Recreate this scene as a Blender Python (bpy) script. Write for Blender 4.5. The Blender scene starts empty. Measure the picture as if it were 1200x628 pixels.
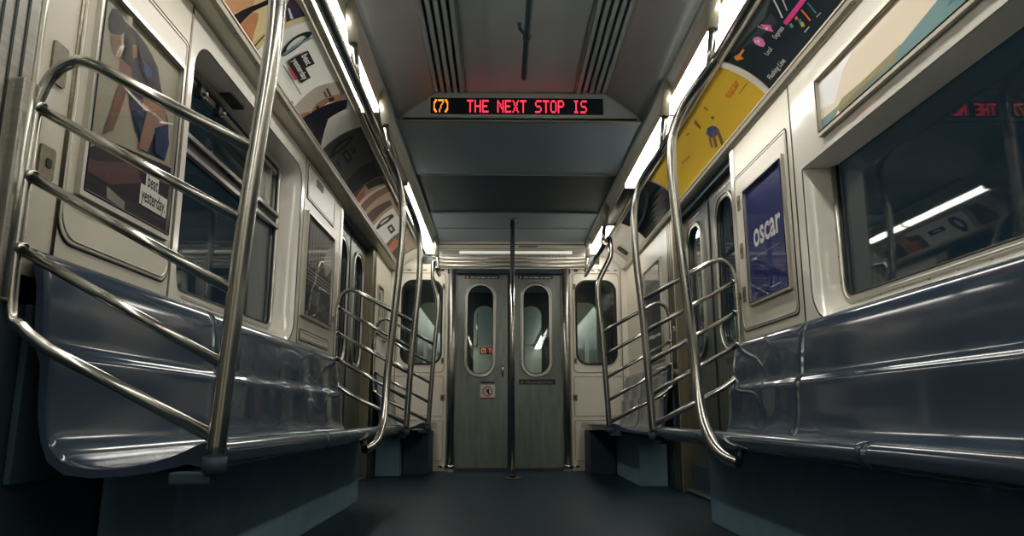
import bpy, bmesh, math
from mathutils import Vector, Matrix
PI = math.pi
S = bpy.context.scene
COL = S.collection
XC = 0.03      # the roof's centre line
XW = 1.23      # half width at the side walls
YE = 7.55      # end bulkhead
YB = -2.6      # bulkhead behind the camera

# ---------------------------------------------------------------- materials
def lin(c):
    return tuple(((x/255.0)/12.92 if x/255.0 <= .04045 else ((x/255.0+.055)/1.055)**2.4) for x in c)
MATS = {}
def mat(name, col, rough=.5, metal=0.0, spec=.5, emit=None, estr=0.0, var=0.0, vscale=8.0, coat=0.0, streak=None, bump=0.0):
    if name in MATS: return MATS[name]
    m = bpy.data.materials.new(name); m.use_nodes = True
    nt = m.node_tree; b = nt.nodes['Principled BSDF']
    b.inputs['Base Color'].default_value = (*col, 1)
    b.inputs['Roughness'].default_value = rough
    b.inputs['Metallic'].default_value = metal
    b.inputs['Specular IOR Level'].default_value = spec
    if coat:
        b.inputs['Coat Weight'].default_value = coat; b.inputs['Coat Roughness'].default_value = .06
    if emit:
        b.inputs['Emission Color'].default_value = (*emit, 1); b.inputs['Emission Strength'].default_value = estr
    if var or bump:
        tc = nt.nodes.new('ShaderNodeTexCoord'); mp = nt.nodes.new('ShaderNodeMapping')
        if streak: mp.inputs['Scale'].default_value = streak
        nz = nt.nodes.new('ShaderNodeTexNoise'); nz.inputs['Scale'].default_value = vscale; nz.inputs['Detail'].default_value = 4
        nt.links.new(tc.outputs['Object'], mp.inputs['Vector']); nt.links.new(mp.outputs[0], nz.inputs['Vector'])
        if var:
            rp = nt.nodes.new('ShaderNodeValToRGB')
            rp.color_ramp.elements[0].position = .3; rp.color_ramp.elements[1].position = .7
            rp.color_ramp.elements[0].color = (*[c*(1-var) for c in col], 1)
            rp.color_ramp.elements[1].color = (*[min(1, c*(1+var)) for c in col], 1)
            nt.links.new(nz.outputs['Fac'], rp.inputs['Fac']); nt.links.new(rp.outputs['Color'], b.inputs['Base Color'])
        if bump:
            bp = nt.nodes.new('ShaderNodeBump'); bp.inputs['Strength'].default_value = bump; bp.inputs['Distance'].default_value = .01
            nt.links.new(nz.outputs['Fac'], bp.inputs['Height']); nt.links.new(bp.outputs[0], b.inputs['Normal'])
    MATS[name] = m; return m
M = {}
M['beige']   = mat('beige_melamine', (.62,.58,.47), .32, var=.05, vscale=3)
M['white']   = mat('white_fibreglass', (.76,.73,.655), .16, var=.04, vscale=2.5, coat=.3)
M['endwall'] = mat('end_panel_beige', (.78,.73,.62), .4, var=.05, vscale=4)
M['steel']   = mat('polished_steel', (.53,.52,.475), .20, 1.0, var=.05, vscale=6)
M['brushed'] = mat('brushed_steel', (.36,.355,.32), .36, 1.0, var=.12, vscale=5, streak=(1,1,14))
M['doorsteel'] = mat('door_steel', (.22,.245,.23), .42, 1.0, var=.14, vscale=4, streak=(6,6,1))
M['golden']  = mat('warm_steel_jamb', (.30,.27,.19), .36, 1.0, var=.12, vscale=5, streak=(6,6,1))
M['alu']     = mat('aluminium_frame', (.52,.51,.46), .33, 1.0, var=.06, vscale=9)
M['seat']    = mat('blue_grey_seat_fibreglass', (.036,.056,.086), .11, 0, .38, var=.06, vscale=5, coat=.10)
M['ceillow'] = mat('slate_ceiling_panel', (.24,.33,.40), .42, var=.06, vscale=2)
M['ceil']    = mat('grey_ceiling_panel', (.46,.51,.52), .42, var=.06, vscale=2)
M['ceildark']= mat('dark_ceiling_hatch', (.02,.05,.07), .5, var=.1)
M['strip']   = mat('grey_roof_strip', (.30,.32,.28), .38, .4, var=.08, vscale=8)
M['groove']  = mat('black_slot', (.012,.016,.018), .5)
M['mould']   = mat('beige_moulding', (.46,.43,.34), .35, .3, var=.06)
M['floor']   = mat('black_rubber_floor', (.011,.027,.039), .45, 0, .16, var=.15, vscale=40)
M['dark']    = mat('black_kick_panel', (.033,.056,.074), .6, 0, .2, var=.1)
M['seatbase']= mat('slate_seat_base', (.15,.25,.32), .6, 0, .2, var=.08)
M['rubber']  = mat('black_rubber_seal', (.012,.014,.015), .5, 0, .3)
M['bronze']  = mat('worn_metal_latch', (.20,.18,.13), .4, .9, var=.2, vscale=60)
M['lamp']    = mat('lamp_diffuser', (.8,.78,.78), .5, emit=(1.0,.955,.87), estr=15.0)
M['lampend'] = mat('end_lamp_diffuser', (.8,.8,.8), .5, emit=(.95,1.0,.92), estr=6.5)
M['headerglow'] = mat('header_reflection_glow', (.8,.8,.75), .4, emit=(1.0,.98,.88), estr=.38)  # weak glow that stands in for reflected lamps on the header metal
M['red']     = mat('red_led', (.3,.02,.03), .4, emit=(1.0,.035,.07), estr=1.6)
M['orange']  = mat('orange_led', (.3,.1,.02), .4, emit=(1.0,.28,.03), estr=1.4)
M['ledback'] = mat('led_window_black', (.012,.02,.03), .25)
M['sticker'] = mat('black_sticker', (.02,.022,.025), .3)
M['stwhite'] = mat('sticker_white', (.6,.6,.57), .4)
M['stred']   = mat('sticker_red', (.35,.03,.03), .4)
M['nextwall']= mat('next_car_panel', (.36,.39,.33), .4, var=.06)
M['tunnel']  = mat('tunnel_concrete', (.012,.022,.03), .9, var=.3)
def glassmat(name, tint, f0, k=.9):
    # thin clear sheet: mirror share rises towards grazing angles, the same from both faces
    m = bpy.data.materials.new(name); m.use_nodes = True; nt = m.node_tree; nt.nodes.clear()
    o = nt.nodes.new('ShaderNodeOutputMaterial'); mx = nt.nodes.new('ShaderNodeMixShader')
    t = nt.nodes.new('ShaderNodeBsdfTransparent'); t.inputs[0].default_value = (*tint, 1)
    g = nt.nodes.new('ShaderNodeBsdfGlossy'); g.inputs['Roughness'].default_value = .02
    f = nt.nodes.new('ShaderNodeLayerWeight'); f.inputs[0].default_value = .5
    pw = nt.nodes.new('ShaderNodeMath'); pw.operation = 'POWER'; pw.inputs[1].default_value = 5
    mu = nt.nodes.new('ShaderNodeMath'); mu.operation = 'MULTIPLY_ADD'; mu.inputs[1].default_value = k; mu.inputs[2].default_value = f0; mu.use_clamp = True
    nt.links.new(f.outputs['Facing'], pw.inputs[0]); nt.links.new(pw.outputs[0], mu.inputs[0]); nt.links.new(mu.outputs[0], mx.inputs[0])
    nt.links.new(t.outputs[0], mx.inputs[1]); nt.links.new(g.outputs[0], mx.inputs[2]); nt.links.new(mx.outputs[0], o.inputs[0])
    MATS[name] = m; return m
M['glass'] = glassmat('window_glass', (.8,.84,.82), .045)
M['clear'] = glassmat('poster_cover', (.98,.98,.98), .014, .4)
def pm(c, k=1.0):
    n = 'print_%d_%d_%d' % tuple(c)
    a = tuple(min(.8, x*1.1*k) for x in lin(c))
    return mat(n, a, .42, 0, .12)

# ---------------------------------------------------------------- mesh builder
class MB:
    def __init__(s): s.bm = bmesh.new(); s.mats = []
    def mi(s, m):
        if m not in s.mats: s.mats.append(m)
        return s.mats.index(m)
    def face(s, pts, m, smooth=False):
        vs = [s.bm.verts.new(p) for p in pts]
        try:
            f = s.bm.faces.new(vs); f.material_index = s.mi(m); f.smooth = smooth; return f
        except ValueError: return None
    def quads(s, A, B, m, closed=True, smooth=False):
        n = len(A); k = s.mi(m)
        for i in range(n if closed else n-1):
            j = (i+1) % n
            if (A[i].co-A[j].co).length < 1e-7 and (B[i].co-B[j].co).length < 1e-7: continue
            vs = []
            for v in (A[i], A[j], B[j], B[i]):
                if not vs or all((v.co-w.co).length > 1e-7 for w in vs): vs.append(v)
            if len(vs) < 3: continue
            try:
                f = s.bm.faces.new(vs); f.material_index = k; f.smooth = smooth
            except ValueError: pass
    def verts(s, pts): return [s.bm.verts.new(p) for p in pts]
    def cap(s, V, m):
        vs = []
        for v in V:
            if not vs or (v.co-vs[-1].co).length > 1e-7: vs.append(v)
        if (vs[0].co-vs[-1].co).length < 1e-7: vs.pop()
        try:
            f = s.bm.faces.new(vs); f.material_index = s.mi(m)
        except ValueError: pass
    def box(s, x0, x1, y0, y1, z0, z1, m, bev=0.0):
        t = bmesh.new()
        bmesh.ops.create_cube(t, size=1)
        for v in t.verts:
            v.co = Vector(((x0+x1)/2+v.co.x*(x1-x0), (y0+y1)/2+v.co.y*(y1-y0), (z0+z1)/2+v.co.z*(z1-z0)))
        if bev: bmesh.ops.bevel(t, geom=t.edges[:], offset=bev, segments=2, affect='EDGES', profile=.6)
        s.absorb(t, m)
    def absorb(s, t, m, fn=None):
        k = s.mi(m); mp = {}
        for v in t.verts: mp[v] = s.bm.verts.new(fn(v.co) if fn else v.co)
        for f in t.faces:
            try:
                g = s.bm.faces.new([mp[v] for v in f.verts]); g.material_index = k; g.smooth = f.smooth
            except ValueError: pass
        t.free()
    def tube(s, pts, r, m, seg=12, closed=False, caps=True, rfn=None):
        P = [Vector(p) for p in pts]; n = len(P)
        rings = []; ref = None
        for i in range(n):
            if closed: d = P[(i+1) % n]-P[i-1]
            else: d = P[min(i+1, n-1)]-P[max(i-1, 0)]
            d.normalize()
            if ref is None:
                ref = Vector((0,0,1)) if abs(d.z) < .9 else Vector((1,0,0))
            u = ref-d*ref.dot(d)
            if u.length < 1e-4: u = Vector((0,1,0))-d*d.y
            u.normalize(); ref = u; w = d.cross(u)
            rr_ = r*(rfn(i/(n-1)) if rfn else 1)
            rings.append(s.verts([P[i]+(u*math.cos(2*PI*k/seg)+w*math.sin(2*PI*k/seg))*rr_ for k in range(seg)]))
        for i in range(n-1): s.quads(rings[i], rings[i+1], m, True, True)
        if closed: s.quads(rings[-1], rings[0], m, True, True)
        elif caps: s.cap(rings[0][::-1], m); s.cap(rings[-1], m)
    def prism(s, Mf, loop, c0, c1, m):
        A = s.verts([Mf(a, b, c0) for a, b in loop]); B = s.verts([Mf(a, b, c1) for a, b in loop])
        s.quads(A, B, m); s.cap(A, m); s.cap(B, m)
    def ring(s, Mf, outer, inner, c0, c1, m, smooth=False, back=True):
        oA = s.verts([Mf(a, b, c0) for a, b in outer]); oB = s.verts([Mf(a, b, c1) for a, b in outer])
        iA = s.verts([Mf(a, b, c0) for a, b in inner]); iB = s.verts([Mf(a, b, c1) for a, b in inner])
        s.quads(oB, iB, m, True, smooth); s.quads(oA, oB, m, True, smooth); s.quads(iA, iB, m, True, smooth)
        if back: s.quads(oA, iA, m)
    def loft(s, loops, m, smooth=True, closed=True):
        V = [s.verts(l) for l in loops]
        for a, b in zip(V, V[1:]): s.quads(a, b, m, closed, smooth)
        return V
    def sheet(s, prof, y0, y1, m, ny=1, smooth=False, thick=.012, up=1):
        # prof: list of (x, z); a slab of that profile drawn along Y with thickness on its upper side
        for i in range(len(prof)-1):
            (x0, z0), (x1, z1) = prof[i], prof[i+1]
            L = math.hypot(x1-x0, z1-z0) or 1
            nx, nz = -(z1-z0)/L*thick, (x1-x0)/L*thick
            if nz*up < 0 or (abs(nz) < 1e-9 and nx*up < 0): nx, nz = -nx, -nz
            A = s.verts([(x0, y0, z0), (x1, y0, z1), (x1+nx, y0, z1+nz), (x0+nx, y0, z0+nz)])
            B = s.verts([(x0, y1, z0), (x1, y1, z1), (x1+nx, y1, z1+nz), (x0+nx, y1, z0+nz)])
            s.quads(A, B, m, True, smooth); s.cap(A, m); s.cap(B, m)
    def build(s, name, parent=None, kind=None, label=None, cat=None, group=None, autosmooth=None, recalc=True):
        bm = s.bm
        bmesh.ops.remove_doubles(bm, verts=bm.verts, dist=1e-6)
        if recalc: bmesh.ops.recalc_face_normals(bm, faces=bm.faces)
        L = Vector((0,0,0))
        p = parent
        while p is not None: L += p.location; p = p.parent
        off = Vector((0,0,0))
        if parent is None and bm.verts:
            xs = [v.co.x for v in bm.verts]; ys = [v.co.y for v in bm.verts]; zs = [v.co.z for v in bm.verts]
            off = Vector(((min(xs)+max(xs))/2, (min(ys)+max(ys))/2, min(zs))); L = off
        for v in bm.verts: v.co -= L
        me = bpy.data.meshes.new(name); bm.to_mesh(me); bm.free()
        for m in s.mats: me.materials.append(m)
        o = bpy.data.objects.new(name, me); COL.objects.link(o)
        if parent is not None: o.parent = parent
        else: o.location = off
        tag(o, label, cat, group, kind)
        return o
def tag(o, label=None, cat=None, group=None, kind=None):
    if label: o['label'] = label
    if cat: o['category'] = cat
    if group: o['group'] = group
    if kind: o['kind'] = kind
    return o
def thing(name, loc, label=None, cat=None, group=None, kind=None):
    o = bpy.data.objects.new(name, None); COL.objects.link(o); o.location = loc; o.empty_display_size = .1
    return tag(o, label, cat, group, kind)

# ---------------------------------------------------------------- 2-D loops
def rr(a0, a1, b0, b1, r, n=8):
    if not isinstance(r, (tuple, list)): r = (r,)*4      # corners: a0b0, a1b0, a1b1, a0b1
    out = []
    for (ca, cb, sa, sb, t0, q) in ((a0, b0, 1, 1, PI, r[0]), (a1, b0, -1, 1, 1.5*PI, r[1]), (a1, b1, -1, -1, 0, r[2]), (a0, b1, 1, -1, .5*PI, r[3])):
        for i in range(n+1):
            t = t0+i/n*PI/2
            out.append((ca+sa*q+math.cos(t)*q, cb+sb*q+math.sin(t)*q))
    return out
def inset(l, d):   # (a0,a1,b0,b1,r) smaller by d
    a0, a1, b0, b1, r = l; return (a0+d, a1-d, b0+d, b1-d, max(r-d, 0) if not isinstance(r, (tuple, list)) else tuple(max(x-d, 0) for x in r))
def WP(side, base=XW):        # wall plane map: a = Y, b = Z, c = towards the aisle
    return lambda a, b, c=0.0: Vector((side*(base-c), a, b))
def EP(y, s=-1):              # end plane map: a = X, b = Z, c towards -Y
    return lambda a, b, c=0.0: Vector((a, y+s*c, b))
def smoothpath(P, n=6):
    P = [Vector(p) for p in P]; out = []
    Q = [P[0]*2-P[1]]+P+[P[-1]*2-P[-2]]
    for i in range(1, len(Q)-2):
        p0, p1, p2, p3 = Q[i-1:i+3]
        for k in range(n):
            t = k/n
            out.append(.5*((2*p1)+(-p0+p2)*t+(2*p0-5*p1+4*p2-p3)*t*t+(-p0+3*p1-3*p2+p3)*t**3))
    out.append(P[-1]); return out
def fillet(P, r, n=6):
    P = [Vector(p) for p in P]; out = [P[0]]
    for i in range(1, len(P)-1):
        a, b, c = P[i-1], P[i], P[i+1]
        d1 = (a-b); d2 = (c-b); q = min(r, d1.length*.45, d2.length*.45)
        s0 = b+d1.normalized()*q; s1 = b+d2.normalized()*q
        for k in range(n+1):
            t = k/n; out.append((1-t)**2*s0+2*t*(1-t)*b+t*t*s1)
    out.append(P[-1]); return out

# ---------------------------------------------------------------- flat print (posters, stickers)
FONT = None
def textmesh(body, size, bold=0.0, shear=0.0, spacing=1.0):
    cu = bpy.data.curves.new('lettering', 'FONT'); cu.body = body; cu.size = size; cu.offset = bold; cu.shear = shear
    cu.space_character = spacing; cu.resolution_u = 3; cu.align_x = 'LEFT'
    o = bpy.data.objects.new('lettering', cu); COL.objects.link(o)
    bpy.context.view_layer.update()
    dg = bpy.context.evaluated_depsgraph_get()
    me = bpy.data.meshes.new_from_object(o.evaluated_get(dg))
    t = bmesh.new(); t.from_mesh(me)
    bpy.data.objects.remove(o); bpy.data.curves.remove(cu); bpy.data.meshes.remove(me)
    return t
def clip(poly, a0, a1, b0, b1):
    def cut(P, f, inter):
        out = []
        for i in range(len(P)):
            p, q = P[i-1], P[i]
            if f(q):
                if not f(p): out.append(inter(p, q))
                out.append(q)
            elif f(p): out.append(inter(p, q))
        return out
    def ix(v): return lambda p, q: (v, p[1]+(q[1]-p[1])*(v-p[0])/(q[0]-p[0]))
    def iy(v): return lambda p, q: (p[0]+(q[0]-p[0])*(v-p[1])/(q[1]-p[1]), v)
    for f, g in ((lambda p: p[0] >= a0, ix(a0)), (lambda p: p[0] <= a1, ix(a1)), (lambda p: p[1] >= b0, iy(b0)), (lambda p: p[1] <= b1, iy(b1))):
        if poly: poly = cut(poly, f, g)
    return poly
class Flat:
    # a sheet of print: polygons in (a, b), each a hair above the last; Mf maps (a, b, c) into the place
    def __init__(s, a0, a1, b0, b1, bg, step=.00025):
        s.R = (a0, a1, b0, b1); s.bm = bmesh.new(); s.mats = []; s.n = 0; s.step = step
        s.poly([(a0, b0), (a1, b0), (a1, b1), (a0, b1)], bg)
    def mi(s, m):
        if m not in s.mats: s.mats.append(m)
        return s.mats.index(m)
    def poly(s, pts, m):
        if isinstance(m, tuple): m = pm(m)
        pts = clip(list(pts), *s.R)
        if len(pts) < 3: return
        vs = [s.bm.verts.new((p[0], p[1], s.n*s.step)) for p in pts]
        try: f = s.bm.faces.new(vs); f.material_index = s.mi(m)
        except ValueError: return
        s.n += 1
        if len(pts) > 4: bmesh.ops.triangulate(s.bm, faces=[f])
    def rect(s, a0, a1, b0, b1, m): s.poly([(a0, b0), (a1, b0), (a1, b1), (a0, b1)], m)
    def ell(s, a, b, ra, rb, m, rot=0.0, n=20, hole=None):
        if isinstance(m, tuple): m = pm(m)
        pt = lambda t, k: (a+math.cos(rot)*ra*k*math.cos(t)-math.sin(rot)*rb*k*math.sin(t), b+math.sin(rot)*ra*k*math.cos(t)+math.cos(rot)*rb*k*math.sin(t))
        if hole is None: s.poly([pt(2*PI*i/n, 1) for i in range(n)], m)
        else:
            for i in range(n):
                t0, t1 = 2*PI*i/n, 2*PI*(i+1)/n
                s.poly([pt(t0, hole), pt(t0, 1), pt(t1, 1), pt(t1, hole)], m); s.n -= 1
            s.n += 1
    def text(s, body, a, b, h, m, da=1.0, rot=0.0, sx=1.0, sy=1.0, bold=0.0, shear=0.0, fit=None):
        # da = +1 when reading runs towards +a, -1 when it runs towards -a
        if isinstance(m, tuple): m = pm(m)
        t = textmesh(body, h, bold, shear)
        if fit:
            w = max(v.co.x for v in t.verts)-min(v.co.x for v in t.verts); sx = fit/w
        k = s.mi(m); mp = {}
        cr, sr = math.cos(rot), math.sin(rot)
        for v in t.verts:
            x, y = v.co.x*sx, v.co.y*sy
            x, y = x*cr-y*sr, x*sr+y*cr
            mp[v] = s.bm.verts.new((a+da*x, b+y, s.n*s.step))
        for f in t.faces:
            try: g = s.bm.faces.new([mp[v] for v in f.verts]); g.material_index = k
            except ValueError: pass
        s.n += 1; t.free()
    def build(s, Mf, name, parent=None, cuts=None, **kw):
        bm = s.bm
        if cuts:
            for b in cuts:
                bmesh.ops.bisect_plane(bm, geom=bm.verts[:]+bm.edges[:]+bm.faces[:], plane_co=(0, b, 0), plane_no=(0, 1, 0), dist=1e-6)
        mb = MB(); mb.mats = s.mats; mb.bm.free(); mb.bm = bm
        # thickness of the sheet itself
        for v in bm.verts: v.co = Mf(v.co.x, v.co.y, v.co.z)
        t = Mf(s.R[0], s.R[2], 0); u = Mf(s.R[1], s.R[2], 0)-t; w = Mf(s.R[0], s.R[3], 0)-t
        n = Mf(s.R[0], s.R[2], .01)-t
        for f in bm.faces:
            f.normal_update()
            if f.normal.dot(n) < 0: f.normal_flip()
        return mb.build(name, parent, recalc=False, **kw)
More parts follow.
